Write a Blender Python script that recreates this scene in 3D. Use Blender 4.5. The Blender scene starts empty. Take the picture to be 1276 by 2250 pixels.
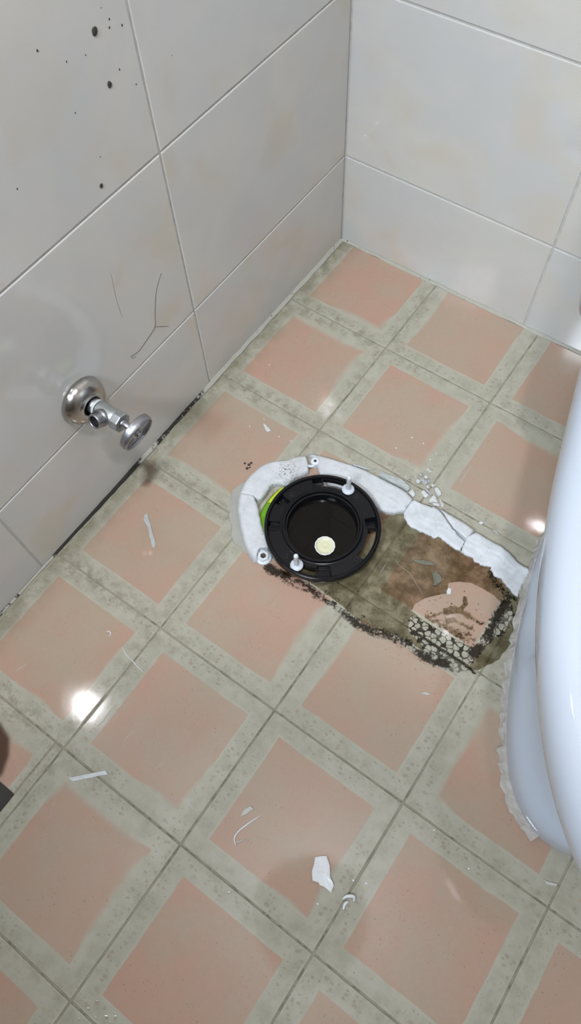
import bpy, bmesh, math, random
import numpy as np
from mathutils import Matrix, Vector
from mathutils.geometry import delaunay_2d_cdt
random.seed(7)
rng = np.random.default_rng(7)
scn = bpy.context.scene
COL = scn.collection

# ------------------------------------------------------------------ camera
R = [[0.815613, 0.577778, -0.030795], [0.50713, -0.739478, -0.442709], [-0.27856, 0.345462, -0.896136]]
cam_d = bpy.data.cameras.new('camera')
cam = bpy.data.objects.new('camera', cam_d)
COL.objects.link(cam)
cam.matrix_world = Matrix(((R[0][0], -R[1][0], -R[2][0], 0.55438), (R[0][1], -R[1][1], -R[2][1], -0.89606),
                           (R[0][2], -R[1][2], -R[2][2], 0.97759), (0, 0, 0, 1)))
cam_d.sensor_fit = 'VERTICAL'
cam_d.sensor_height = 36.0
cam_d.sensor_width = 36.0
cam_d.lens = 1574.6 * 36.0 / 2250.0
cam_d.clip_start = 0.02
scn.camera = cam

# ------------------------------------------------------------------ light, world, exposure
LAMP = (0.62, -0.955, 2.2)
LAMP_STRENGTH = 560.0
LAMP_COLOR = (0.98, 0.975, 1.0)
world = bpy.data.worlds.new('world')
scn.world = world
world.use_nodes = True
world.node_tree.nodes['Background'].inputs[0].default_value = (0.8, 0.9, 1.0, 1)
world.node_tree.nodes['Background'].inputs[1].default_value = 0.3
def area(name, loc, target, size, power, color):
    l = bpy.data.lights.new(name, 'AREA')
    l.shape = 'RECTANGLE'
    l.size, l.size_y = size
    l.energy = power
    l.color = color
    o = bpy.data.objects.new(name, l)
    COL.objects.link(o)
    o.location = loc
    d = Vector(target) - Vector(loc)
    o.rotation_euler = d.to_track_quat('-Z', 'Y').to_euler()
    return o
area('right_fill', (1.66, -0.36, 1.05), (0.3, -0.25, 0.3), (0.6, 1.1), 2.5, (0.80, 0.90, 1.0))  # added cool fill from the right, no window is built there
front = area('front_fill', (0.50, -1.95, 1.97), (0.56, 0.0, 0.06), (0.50, 0.28), 8.5, (0.80, 0.90, 1.0))  # added fill aimed at the back wall, no doorway opens here
front.data.spread = math.radians(64)
scn.view_settings.view_transform = 'Standard'
scn.view_settings.look = 'None'
scn.view_settings.gamma = 1.0
scn.view_settings.use_curve_mapping = False
scn.view_settings.exposure = 0.05
scn.cycles.sample_clamp_indirect = 0.0

# ------------------------------------------------------------------ measured outlines, millimetres
D = {"a1_o": [[258.6,-615.0],[255.8,-618.6],[243.0,-614.1],[225.2,-603.0],[203.8,-585.3],[185.0,-566.9],[174.7,-552.7],[169.5,-541.1]],"a1_i": [[191.1,-533.7],[198.7,-537.4],[204.4,-540.7],[216.6,-551.7],[229.4,-563.7],[243.7,-574.5],[259.6,-585.5],[260.4,-590.8],[251.4,-597.9],[253.4,-608.1]],"a2_o": [[169.7,-541.2],[166.9,-535.3],[163.7,-521.2],[163.2,-505.0],[166.7,-485.0],[173.2,-471.1],[181.4,-461.8],[195.0,-450.7],[200.0,-441.6],[208.7,-432.8],[216.1,-426.9]],"a2_i": [[227.6,-439.9],[236.4,-451.5],[231.8,-461.2],[224.3,-473.6],[221.8,-486.2],[216.2,-491.9],[208.3,-494.6],[203.0,-500.9],[202.4,-506.8],[204.4,-516.2],[204.0,-529.1],[201.7,-532.5],[197.0,-533.9],[191.3,-533.9]],"b_o": [[214.6,-424.7],[223.7,-418.4],[241.9,-411.6],[265.8,-405.2],[285.2,-400.6],[305.0,-396.9],[327.8,-395.3],[350.8,-394.5],[367.9,-393.3],[381.2,-394.7],[391.9,-397.8]],"b_i": [[393.0,-402.0],[393.3,-414.2],[392.7,-424.8],[382.9,-434.6],[372.5,-440.6],[362.5,-444.5],[349.8,-439.8],[329.9,-432.7],[310.4,-433.5],[297.5,-444.4],[277.1,-449.9],[263.8,-453.7],[251.6,-443.9],[239.9,-432.3],[223.6,-423.8]],"slab": [[326.9,-384.6],[343.4,-381.9],[358.9,-377.8],[371.1,-380.1],[379.8,-382.6],[379.8,-390.0],[358.1,-391.1],[328.1,-392.4]],"sliver": [[282.3,-395.9],[294.9,-392.3],[310.7,-388.1],[316.6,-387.3],[303.5,-394.1],[285.9,-398.5]],"d_o": [[392.9,-402.8],[396.3,-399.0],[403.4,-398.3],[411.6,-397.4],[422.8,-394.4],[433.3,-394.2],[443.5,-398.1],[452.6,-403.3],[468.0,-411.2],[482.4,-413.3],[490.7,-415.3]],"d_i": [[492.0,-417.5],[494.4,-432.4],[472.1,-431.8],[455.1,-429.0],[451.5,-434.7],[430.7,-437.6],[414.5,-438.9],[400.2,-433.2],[394.1,-427.4],[392.6,-421.7],[392.8,-411.5]],"e_o": [[426.7,-391.4],[438.5,-390.6],[453.3,-390.6],[474.9,-390.2],[496.5,-392.4]],"e_i": [[493.1,-404.6],[491.5,-413.4],[483.2,-411.4],[468.8,-409.3],[453.3,-401.4],[444.2,-396.1],[434.3,-392.8]],"f_o": [[497.9,-393.7],[511.9,-394.2],[532.4,-394.0],[539.5,-393.3],[553.7,-395.9],[560.6,-398.0],[570.6,-401.9],[580.4,-403.2],[586.5,-401.8],[591.0,-404.0]],"f_i": [[593.0,-410.6],[591.5,-427.5],[594.8,-446.9],[586.2,-445.6],[574.2,-442.1],[563.0,-436.0],[555.5,-439.1],[543.8,-432.4],[542.8,-428.4],[528.3,-433.7],[519.3,-434.5],[514.0,-431.3],[499.4,-432.5],[494.5,-433.1],[491.9,-415.4],[492.2,-408.9]],"smear": [[158.6,-519.5],[152.9,-536.3],[158.7,-550.4],[168.4,-565.3],[178.8,-581.0],[191.7,-591.4],[198.4,-602.3],[213.9,-612.0],[223.0,-609.2],[227.4,-612.9],[233.2,-612.2],[244.5,-614.4],[256.6,-616.0],[244.5,-606.0],[206.6,-581.1],[181.6,-554.4],[168.6,-532.8],[163.8,-508.6]],"chip_tri": [[380.8,-391.4],[383.4,-382.1],[392.3,-389.5],[391.2,-394.0]],"chip_hex": [[396.2,-377.1],[398.0,-373.6],[408.7,-376.8],[408.2,-382.4],[404.7,-384.0],[397.4,-380.1]],"chip_strip": [[397.5,-371.7],[399.4,-369.7],[412.2,-374.4],[411.5,-376.3]],"chip_big": [[409.3,-362.9],[412.4,-358.5],[421.4,-362.1],[424.3,-366.1],[422.0,-370.7],[414.2,-367.0]],"chip_flake": [[412.8,-382.9],[414.1,-377.6],[414.2,-372.3],[419.5,-373.9],[425.9,-380.6],[420.2,-383.7],[416.1,-387.3]],"chip_low": [[419.8,-386.2],[426.7,-381.0],[430.7,-382.5],[430.6,-385.5],[423.9,-387.9]],"chip_sliver": [[423.2,-372.8],[426.2,-372.2],[435.8,-377.5],[437.4,-382.3],[434.4,-383.6]],"chip_tan": [[413.8,-391.9],[415.2,-390.1],[428.2,-387.8],[426.9,-390.9],[414.7,-393.4]],"chip_square": [[493.2,-375.8],[494.7,-370.8],[500.2,-371.0],[498.1,-376.0]],"crumbs": [[380.9,-353.4,4.9],[389.2,-352.4,4.1],[383.4,-366.2,5.9],[393.1,-361.1,6.5],[401.2,-366.2,3.0],[405.4,-359.5,4.1],[397.1,-356.1,3.7],[389.2,-339.4,3.2],[384.8,-338.5,2.8],[382.9,-346.0,2.4],[376.5,-361.1,2.2],[363.5,-369.2,1.9],[373.4,-344.0,1.6],[388.5,-359.7,2.6],[407.1,-356.9,2.2],[381.4,-350.0,1.9],[398.0,-353.2,1.9],[399.4,-364.4,1.9],[385.4,-361.1,2.8]],"stone": [[370.8,-371.8]],"flake_big": [[549.0,-888.3],[553.6,-883.4],[559.7,-878.8],[564.6,-882.1],[569.3,-886.0],[575.6,-894.6],[584.5,-900.1],[586.3,-908.6],[576.8,-907.9],[570.4,-910.1],[567.9,-908.3],[560.7,-911.1],[554.3,-902.6],[552.0,-894.7]],"curl_top": [[601.3,-906.2],[604.0,-900.6],[610.7,-896.5],[613.5,-900.8]],"curl_low": [[608.4,-904.5],[606.2,-909.0],[608.2,-915.1]],"flake_small": [[446.2,-905.3],[445.2,-894.6],[448.5,-887.6],[454.4,-887.3],[451.1,-896.8]],"curl_thin": [[465.3,-889.4],[460.4,-901.6],[455.3,-915.3],[454.1,-924.8],[455.7,-929.9],[461.2,-934.1]],"curl_hook": [[459.0,-931.3],[463.5,-926.1],[466.6,-921.0]],"strip_left": [[235.4,-996.2],[243.9,-987.5],[260.0,-970.6],[269.0,-961.6],[275.1,-963.4],[264.0,-974.9],[253.1,-986.0],[243.7,-995.9]],"strip_mid": [[69.5,-649.0],[72.3,-645.6],[78.0,-650.9],[86.4,-655.9],[97.6,-664.9],[113.9,-676.1],[118.2,-683.6],[113.3,-683.4],[99.3,-672.8],[82.6,-658.4],[74.6,-657.8]],"arc_mid": [[144.3,-820.9],[148.9,-818.7],[151.8,-820.0],[152.3,-824.4]],"fiber_joint": [[178.3,-825.8],[189.0,-830.0],[201.5,-831.6],[213.0,-833.8],[225.6,-835.2]],"fiber_a": [[261.2,-891.0],[265.6,-902.2],[264.6,-919.3],[269.0,-926.7],[270.4,-934.9]],"fiber_b": [[297.9,-897.1],[296.1,-908.8],[296.8,-923.2]],"fiber_c": [[223.5,-890.9],[222.8,-902.3],[224.1,-915.8],[222.1,-925.5]],"fiber_d": [[239.1,-1028.6],[245.6,-1038.2],[249.7,-1046.0]],"fiber_e": [[84.1,-919.4],[80.9,-928.0],[78.6,-936.0]],"fiber_f": [[326.6,-906.9],[323.4,-913.7],[321.5,-920.6]],"fiber_g": [[439.1,-290.7],[436.8,-303.4],[436.9,-317.1],[437.6,-330.6]],"fiber_h": [[423.6,-497.9],[436.9,-501.3],[450.3,-502.8],[465.9,-510.5],[480.1,-518.3]],"twig": [[477.3,-377.9],[483.8,-382.1],[490.7,-385.9],[496.1,-387.9]],"twig_low": [[435.7,-387.2],[441.7,-382.6],[448.1,-377.7]],"shard_tile": [[121.7,-413.5],[126.6,-413.6],[132.7,-415.4],[140.4,-418.1],[136.9,-423.6],[131.2,-421.6]],"shard_right": [[786.4,-749.6],[790.6,-748.9],[801.7,-743.9],[801.7,-747.8],[792.1,-752.1]],"shard_lower": [[550.9,-642.9],[556.3,-637.7],[564.2,-635.5],[560.8,-639.4]],"sliver_wet": [[443.1,-482.4],[453.3,-475.4],[469.1,-469.2],[474.3,-468.8],[471.8,-473.9],[459.0,-480.3],[448.5,-483.5]],"chip_wet": [[476.3,-483.9],[481.4,-478.6],[489.8,-481.4],[495.6,-486.6],[492.3,-497.4],[487.8,-501.2],[485.5,-493.6]],"chip_wet2": [[507.9,-496.3],[507.6,-491.1],[512.2,-489.8],[515.5,-497.1],[511.2,-500.7]],"sliver_wet2": [[414.7,-528.6],[413.7,-522.5],[413.6,-509.8],[416.1,-511.4],[417.5,-522.6],[417.2,-529.6]],"dots": [[579.9,-927.7],[600.9,-882.1],[615.0,-876.1],[485.6,-978.9],[118.1,-406.1],[157.5,-419.9],[178.3,-416.0],[60.7,-312.7],[107.1,-431.0],[652.0,-777.9],[708.0,-790.8],[380.6,-306.0],[354.7,-301.3],[334.1,-301.9],[323.4,-332.7],[378.4,-320.5]],"mud": [[149.0,-488.9],[150.6,-495.8],[150.0,-484.2],[142.1,-490.5],[153.1,-492.0]],"tuft1": [[466.4,-364.5]],"tuft2": [[518.7,-373.2]],"puddle": [[356.1,-550.5],[369.3,-497.2],[344.9,-459.1],[391.8,-417.6],[412.1,-431.5],[448.6,-420.1],[486.6,-416.5],[519.1,-416.3],[545.0,-415.9],[585.6,-430.6],[608.3,-460.6],[617.8,-502.1],[616.0,-542.4],[600.8,-572.1],[563.9,-587.9],[525.6,-589.8],[477.7,-595.6],[438.2,-604.5],[405.4,-601.2],[375.4,-597.1],[346.8,-595.8],[324.5,-598.4],[299.3,-608.8],[301.2,-588.4]],"dry": [[482.2,-549.9],[481.0,-539.0],[488.2,-522.9],[500.9,-508.2],[510.3,-498.3],[503.7,-484.0],[514.6,-473.9],[531.0,-465.2],[550.9,-463.4],[567.5,-463.8],[579.6,-467.2],[581.7,-487.5],[581.4,-514.0],[579.8,-529.7],[580.5,-546.8],[568.5,-548.7],[550.3,-550.1],[526.4,-552.1],[500.8,-551.9]],"grime1": [[278.1,-611.3],[311.9,-603.6],[352.7,-604.4],[392.9,-605.7],[433.0,-608.2],[473.5,-600.8],[506.9,-595.0],[540.7,-591.0],[574.0,-586.9]],"grime2": [[499.2,-574.3],[524.6,-574.4],[554.1,-574.6],[575.4,-573.9],[598.4,-576.6]],"grime3": [[586.1,-462.8],[585.5,-478.2],[585.8,-497.9],[587.7,-517.7],[587.4,-535.6],[583.2,-554.4]],"grime4": [[546.7,-433.4],[557.5,-445.1],[569.8,-448.6],[582.6,-453.4],[593.1,-451.2]],"peb": [[483.4,-555.7],[490.3,-577.2],[506.8,-582.0],[531.2,-590.6],[556.3,-593.5],[573.1,-592.7],[588.3,-579.0],[591.6,-548.6],[596.1,-519.9],[606.2,-506.5],[607.8,-479.3],[594.4,-462.0],[580.5,-463.3],[580.6,-488.3],[580.0,-524.7],[577.4,-548.9],[548.6,-549.7],[523.6,-552.5],[500.8,-551.9]],"rust": [[-5.2,-581.9],[23.0,-564.7],[38.3,-577.4],[44.9,-607.4],[31.9,-616.3],[18.3,-596.0]],"brown_spot": [[62.8,-1011.5],[81.1,-995.0],[112.2,-995.3],[137.2,-1003.0],[153.5,-1019.9],[164.4,-1044.1],[155.5,-1066.6],[129.8,-1074.6],[88.0,-1051.8]],"sm1": [[508.3,-546.7],[514.8,-532.2],[525.6,-519.7],[538.5,-510.8],[550.4,-510.9],[562.2,-510.9],[575.6,-511.4]],"sm2": [[512.5,-548.7],[526.9,-545.3],[534.2,-545.1]],"sm3": [[543.9,-546.5],[551.5,-544.4],[563.2,-544.4],[573.7,-537.1]],"sm4": [[535.0,-491.4],[539.5,-496.7],[538.5,-510.8],[530.0,-511.7]],"sm5": [[528.0,-544.5],[536.7,-528.6],[555.5,-525.4],[572.8,-524.8]],"hair": [[-441.4,285.0],[-457.3,266.2],[-470.0,234.6],[-476.1,214.9],[-498.1,206.6],[-515.8,202.4],[-528.8,206.2],[-527.0,200.4],[-521.8,198.9]],"hair2": [[-476.1,214.9],[-462.2,202.5],[-452.8,193.5]],"hair3": [[-516.1,347.9],[-520.5,310.1],[-521.6,276.9]],"specks": [[-446.0,588.9],[-444.9,538.2],[-491.1,452.7],[-512.7,605.1],[-410.8,519.7],[-463.3,575.9],[-425.1,589.3],[-431.4,602.0],[-411.5,577.5],[-427.8,544.0],[-585.2,513.5],[-481.3,480.9],[-494.5,537.2],[-353.1,519.0],[-486.3,582.0],[-427.5,583.1]]}

# ------------------------------------------------------------------ helpers
def P(name):
    return [(x / 1000.0, y / 1000.0) for x, y in D[name]]

def link(name, me, mat=None, parent=None, smooth=False):
    o = bpy.data.objects.new(name, me)
    COL.objects.link(o)
    if mat is not None and len(me.materials) == 0:
        me.materials.append(mat)
    if parent is not None:
        o.parent = parent
    if smooth:
        me.polygons.foreach_set('use_smooth', [True] * len(me.polygons))
    return o

def mesh(name, verts, faces):
    me = bpy.data.meshes.new(name)
    me.from_pydata([tuple(v) for v in verts], [], [tuple(f) for f in faces])
    me.update()
    return me

def tag(o, label, cat, group=None, kind=None):
    o['label'] = label
    o['category'] = cat
    if group:
        o['group'] = group
    if kind:
        o['kind'] = kind
    return o

def empty(name, loc, rot=(0, 0, 0)):
    o = bpy.data.objects.new(name, None)
    COL.objects.link(o)
    o.location = loc
    o.rotation_euler = rot
    o.empty_display_size = 0.02
    return o

def lathe(profile, n=48, close_top=False, close_bottom=False):
    """profile of (radius, height) turned about local z"""
    v, f = [], []
    for r, z in profile:
        for k in range(n):
            a = 2 * math.pi * k / n
            v.append((r * math.cos(a), r * math.sin(a), z))
    for i in range(len(profile) - 1):
        for k in range(n):
            k2 = (k + 1) % n
            f.append((i * n + k, i * n + k2, (i + 1) * n + k2, (i + 1) * n + k))
    if close_bottom:
        f.append(tuple(reversed(range(n))))
    if close_top:
        b = (len(profile) - 1) * n
        f.append(tuple(range(b, b + n)))
    return v, f

def xform(v, M):
    return [tuple(M @ Vector(p)) for p in v]

AXIS_X = Matrix.Rotation(math.radians(90), 4, 'Y')   # local z -> world x

def tube(points, radius, sides=6, taper=True):
    pts = [Vector(p) for p in points]
    fine = []
    for i in range(len(pts) - 1):                     # Catmull-Rom
        p0, p1, p2, p3 = pts[max(i - 1, 0)], pts[i], pts[i + 1], pts[min(i + 2, len(pts) - 1)]
        for s in range(4):
            t = s / 4
            fine.append(0.5 * ((2 * p1) + (p2 - p0) * t + (2 * p0 - 5 * p1 + 4 * p2 - p3) * t * t + (3 * p1 - p0 - 3 * p2 + p3) * t ** 3))
    fine.append(pts[-1])
    v, f = [], []
    n = len(fine)
    for i, p in enumerate(fine):
        d = (fine[min(i + 1, n - 1)] - fine[max(i - 1, 0)]).normalized()
        up = Vector((0, 0, 1)) if abs(d.z) < 0.9 else Vector((1, 0, 0))
        a = d.cross(up).normalized()
        b = a.cross(d)
        u = i / (n - 1)
        r = radius * (0.35 + 0.65 * math.sin(math.pi * min(max(u, 0.06), 0.94)) ** 0.6 if taper else 1)
        for k in range(sides):
            th = 2 * math.pi * k / sides
            v.append(p + (a * math.cos(th) + b * math.sin(th)) * r)
    for i in range(n - 1):
        for k in range(sides):
            k2 = (k + 1) % sides
            f.append((i * sides + k, i * sides + k2, (i + 1) * sides + k2, (i + 1) * sides + k))
    f.append(tuple(reversed(range(sides))))
    f.append(tuple(range((n - 1) * sides, n * sides)))
    return v, f

def hash2(ix, iy, seed):
    h = (ix * 374761393 + iy * 668265263 + seed * 974634777) & 0xFFFFFFFF
    h = ((h ^ (h >> 13)) * 1274126177) & 0xFFFFFFFF
    return ((h ^ (h >> 16)) & 0xFFFF) / 65535.0

def noise(x, y, scale, seed=0, octaves=3):
    x = np.asarray(x, float) * scale
    y = np.asarray(y, float) * scale
    tot, amp, norm = 0, 1.0, 0
    for o in range(octaves):
        ix, iy = np.floor(x).astype(np.int64), np.floor(y).astype(np.int64)
        fx, fy = x - ix, y - iy
        fx, fy = fx * fx * (3 - 2 * fx), fy * fy * (3 - 2 * fy)
        s = seed + 17 * o
        n = (hash2(ix, iy, s) * (1 - fx) + hash2(ix + 1, iy, s) * fx) * (1 - fy) + (hash2(ix, iy + 1, s) * (1 - fx) + hash2(ix + 1, iy + 1, s) * fx) * fy
        tot = tot + n * amp
        norm += amp
        amp *= 0.5
        x, y = x * 2.03, y * 2.03
    return tot / norm

def seg_dist(px, py, poly, closed=True):
    """distance from points to a polyline"""
    q = np.array(poly, float)
    best = np.full(np.shape(px), 9.0)
    m = len(q) if closed else len(q) - 1
    for i in range(m):
        a, b = q[i], q[(i + 1) % len(q)]
        d = b - a
        L = d @ d + 1e-15
        t = np.clip(((px - a[0]) * d[0] + (py - a[1]) * d[1]) / L, 0, 1)
        best = np.minimum(best, np.hypot(px - a[0] - t * d[0], py - a[1] - t * d[1]))
    return best

def inside(px, py, poly):
    q = np.array(poly, float)
    c = np.zeros(np.shape(px), bool)
    n = len(q)
    for i in range(n):
        a, b = q[i], q[(i + 1) % n]
        cond = (a[1] > py) != (b[1] > py)
        xx = (b[0] - a[0]) * (py - a[1]) / (b[1] - a[1] + 1e-15) + a[0]
        c ^= cond & (px < xx)
    return c

def sdf(px, py, poly):
    d = seg_dist(px, py, poly)
    return np.where(inside(px, py, poly), d, -d)     # positive inside

def sstep(a, b, x):
    t = np.clip((x - a) / (b - a), 0, 1)
    return t * t * (3 - 2 * t)

def resample(pl, step, closed=False, jitter=0.0):
    out = []
    m = len(pl) if closed else len(pl) - 1
    for i in range(m):
        a, b = pl[i], pl[(i + 1) % len(pl)]
        L = math.hypot(b[0] - a[0], b[1] - a[1])
        k = max(1, int(L / step))
        for s in range(k):
            t = s / k
            j = (random.uniform(-jitter, jitter), random.uniform(-jitter, jitter))
            out.append((a[0] + (b[0] - a[0]) * t + j[0], a[1] + (b[1] - a[1]) * t + j[1]))
    if not closed:
        out.append(tuple(pl[-1]))
    return out

# ------------------------------------------------------------------ node helpers
class NT:
    def __init__(self, name):
        self.m = bpy.data.materials.new(name)
        self.m.use_nodes = True
        self.t = self.m.node_tree
        self.b = self.t.nodes['Principled BSDF']
        self.out = self.t.nodes['Material Output']
    def n(self, kind, **kw):
        nd = self.t.nodes.new(kind)
        for k, v in kw.items():
            setattr(nd, k, v)
        return nd
    def put(self, sock, val):
        if hasattr(val, 'is_output') or isinstance(val, bpy.types.NodeSocket):
            self.t.links.new(val, sock)
        elif isinstance(val, (tuple, list)) and len(val) == 3 and sock.type == 'RGBA':
            sock.default_value = (*val, 1)
        else:
            sock.default_value = val
    def math(self, op, a, b=None, c=None, clamp=False):
        nd = self.n('ShaderNodeMath', operation=op, use_clamp=clamp)
        self.put(nd.inputs[0], a)
        if b is not None:
            self.put(nd.inputs[1], b)
        if c is not None:
            self.put(nd.inputs[2], c)
        return nd.outputs[0]
    def ramp(self, x, lo, hi, a=0.0, b=1.0):
        nd = self.n('ShaderNodeMapRange', interpolation_type='SMOOTHSTEP')
        self.put(nd.inputs['Value'], x)
        self.put(nd.inputs['From Min'], lo)
        self.put(nd.inputs['From Max'], hi)
        self.put(nd.inputs['To Min'], a)
        self.put(nd.inputs['To Max'], b)
        return nd.outputs[0]
    def mix(self, fac, a, b):
        nd = self.n('ShaderNodeMix', data_type='RGBA')
        self.put(nd.inputs['Factor'], fac)
        self.put(nd.inputs[6], a)
        self.put(nd.inputs[7], b)
        return nd.outputs[2]
    def noise(self, vec, scale, detail=3.0, rough=0.5, dist=0.0, w=None):
        nd = self.n('ShaderNodeTexNoise')
        if w is not None:
            nd.noise_dimensions = '4D'
            self.put(nd.inputs['W'], w)
        self.put(nd.inputs['Vector'], vec)
        nd.inputs['Scale'].default_value = scale
        nd.inputs['Detail'].default_value = detail
        nd.inputs['Roughness'].default_value = rough
        nd.inputs['Distortion'].default_value = dist
        return nd.outputs['Fac']
    def voronoi(self, vec, scale, feature='F1', rnd=1.0, dims='3D'):
        nd = self.n('ShaderNodeTexVoronoi', feature=feature, voronoi_dimensions=dims)
        self.put(nd.inputs['Vector'], vec)
        nd.inputs['Scale'].default_value = scale
        nd.inputs['Randomness'].default_value = rnd
        return nd
    def pos(self):
        return self.n('ShaderNodeNewGeometry').outputs['Position']
    def obj(self):
        return self.n('ShaderNodeTexCoord').outputs['Object']
    def xyz(self, v):
        nd = self.n('ShaderNodeSeparateXYZ')
        self.put(nd.inputs[0], v)
        return nd.outputs
    def dist(self, v, p):
        nd = self.n('ShaderNodeVectorMath', operation='DISTANCE')
        self.put(nd.inputs[0], v)
        nd.inputs[1].default_value = p
        return nd.outputs['Value']
    def rand(self):
        return self.n('ShaderNodeObjectInfo').outputs['Random']
    def attr(self, name):
        nd = self.n('ShaderNodeAttribute')
        nd.attribute_name = name
        return nd.outputs['Fac']
    def bump(self, h, strength=0.2, distance=0.001, normal=None):
        nd = self.n('ShaderNodeBump')
        nd.inputs['Strength'].default_value = strength
        nd.inputs['Distance'].default_value = distance
        self.put(nd.inputs['Height'], h)
        if normal is not None:
            self.put(nd.inputs['Normal'], normal)
        return nd.outputs[0]
    def set(self, **kw):
        for k, v in kw.items():
            self.put(self.b.inputs[k.replace('_', ' ')], v)
        return self.m

def plain(name, color, rough=0.5, metal=0.0, var=0.06, scale=60.0, bump=0.0, **kw):
    t = NT(name)
    n = t.noise(t.obj(), scale, 4)
    dark = tuple(c * (1 - var * 2) for c in color)
    lite = tuple(min(1, c * (1 + var)) for c in color)
    t.set(Base_Color=t.mix(n, dark, lite), Metallic=metal, Roughness=t.ramp(n, 0.2, 0.8, rough * 0.85, min(1, rough * 1.15)), **kw)
    if bump:
        t.set(Normal=t.bump(t.noise(t.obj(), scale * 3, 4), bump, 0.0006))
    return t.m

# ------------------------------------------------------------------ materials
def floor_tile_mat():
    t = NT('terracotta_tile')
    o = t.obj()
    X = t.xyz(o)
    rnd = t.rand()
    w = t.math('MULTIPLY', rnd, 37.0)
    m = t.math('MAXIMUM', t.math('ABSOLUTE', X[0]), t.math('ABSOLUTE', X[1]))
    wob = t.math('MULTIPLY', t.math('SUBTRACT', t.noise(o, 45, 3, w=w), 0.5), 0.003)
    m = t.math('ADD', m, wob)
    # print edge: crisp on some sides, faded on others
    soft = t.ramp(t.noise(o, 7, 0, w=w), 0.56, 0.74, 0.0008, 0.014)
    lo = t.math('SUBTRACT', 0.0745, soft)
    inner = t.ramp(m, lo, 0.0752, 1.0, 0.0)
    # centre: blotchy terracotta
    n1 = t.noise(o, 11, 3, 0.55, w=w)
    n2 = t.noise(o, 160, 4, 0.7, w=w)
    pink = t.mix(t.ramp(n1, 0.34, 0.66), (0.435, 0.345, 0.258), (0.49, 0.305, 0.228))
    pink = t.mix(t.ramp(n2, 0.35, 0.7, 0.0, 0.22), pink, (0.38, 0.28, 0.205))
    pink = t.mix(t.math('MULTIPLY', rnd, 0.35), pink, (0.42, 0.33, 0.25))
    # border: beige print with pebble marks
    wv = t.n('ShaderNodeVectorMath', operation='MULTIPLY_ADD'); wn = t.n('ShaderNodeTexNoise'); wn.inputs['Scale'].default_value = 110.0; t.put(wn.inputs['Vector'], o); t.put(wv.inputs[0], wn.outputs['Color']); wv.inputs[1].default_value = (0.006, 0.006, 0.0); t.put(wv.inputs[2], o)
    st = t.n('ShaderNodeVectorMath', operation='MULTIPLY'); t.put(st.inputs[0], wv.outputs[0]); st.inputs[1].default_value = (1.0, 1.35, 1.0)
    v = t.voronoi(st.outputs[0], 100, 'F1', 0.95, '2D')
    big = t.xyz(v.outputs['Color'])[0]
    rad = t.math('MULTIPLY_ADD', big, 0.24, 0.04)
    peb = t.ramp(t.math('SUBTRACT', v.outputs['Distance'], rad), -0.03, 0.05, 1.0, 0.0)
    band = t.math('MULTIPLY', t.ramp(m, 0.0775, 0.0795), t.ramp(m, 0.0945, 0.0965, 1.0, 0.0))
    wear = t.ramp(t.noise(o, 14, 2, w=w), 0.36, 0.6)
    peb = t.math('MULTIPLY', t.math('MULTIPLY', peb, band), wear)
    beige = t.mix(t.ramp(t.noise(o, 60, 4, w=w), 0.3, 0.7), (0.405, 0.385, 0.305), (0.46, 0.44, 0.36))
    beige = t.mix(t.math('MULTIPLY', peb, 0.62), beige, t.mix(big, (0.27, 0.26, 0.20), (0.34, 0.27, 0.21)))
    col = t.mix(inner, beige, pink)
    # thin pale line round the centre
    line = t.math('MULTIPLY', t.ramp(t.math('ABSOLUTE', t.math('SUBTRACT', m, 0.0762)), 0.0004, 0.0014, 1.0, 0.0), t.ramp(t.noise(o, 9, 2, w=w), 0.42, 0.58, 0.0, 0.45))
    col = t.mix(line, col, (0.50, 0.46, 0.36))
    # dirt specks and grimy borders
    p = t.pos()
    PX = t.xyz(p)
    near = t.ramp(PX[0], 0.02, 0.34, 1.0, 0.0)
    sp = t.math('MULTIPLY', t.ramp(t.noise(p, 420, 2, 0.6), 0.665, 0.70), t.ramp(t.noise(p, 22, 3), 0.44, 0.62))
    col = t.mix(t.math('MULTIPLY', sp, 0.75), col, (0.07, 0.055, 0.035))
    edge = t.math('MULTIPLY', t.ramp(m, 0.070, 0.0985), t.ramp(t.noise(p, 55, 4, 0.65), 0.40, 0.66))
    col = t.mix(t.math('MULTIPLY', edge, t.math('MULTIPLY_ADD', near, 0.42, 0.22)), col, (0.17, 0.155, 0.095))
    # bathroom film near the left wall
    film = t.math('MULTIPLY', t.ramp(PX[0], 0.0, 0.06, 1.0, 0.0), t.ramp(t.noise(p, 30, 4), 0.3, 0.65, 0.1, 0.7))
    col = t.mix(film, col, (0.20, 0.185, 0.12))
    h = t.math('ADD', t.math('MULTIPLY', peb, -0.22), t.math('MULTIPLY', n2, 0.12))
    h = t.math('ADD', h, t.math('MULTIPLY', t.noise(p, 14, 1), 0.7))
    rough = t.ramp(t.noise(p, 40, 3), 0.3, 0.7, 0.055, 0.085)
    rough = t.math('MAXIMUM', rough, t.ramp(m, 0.0965, 0.0982, 0.0, 0.6))
    t.set(Base_Color=col, Roughness=rough, Specular_IOR_Level=0.5, Normal=t.bump(h, 0.3, 0.0004))
    return t.m

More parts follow.
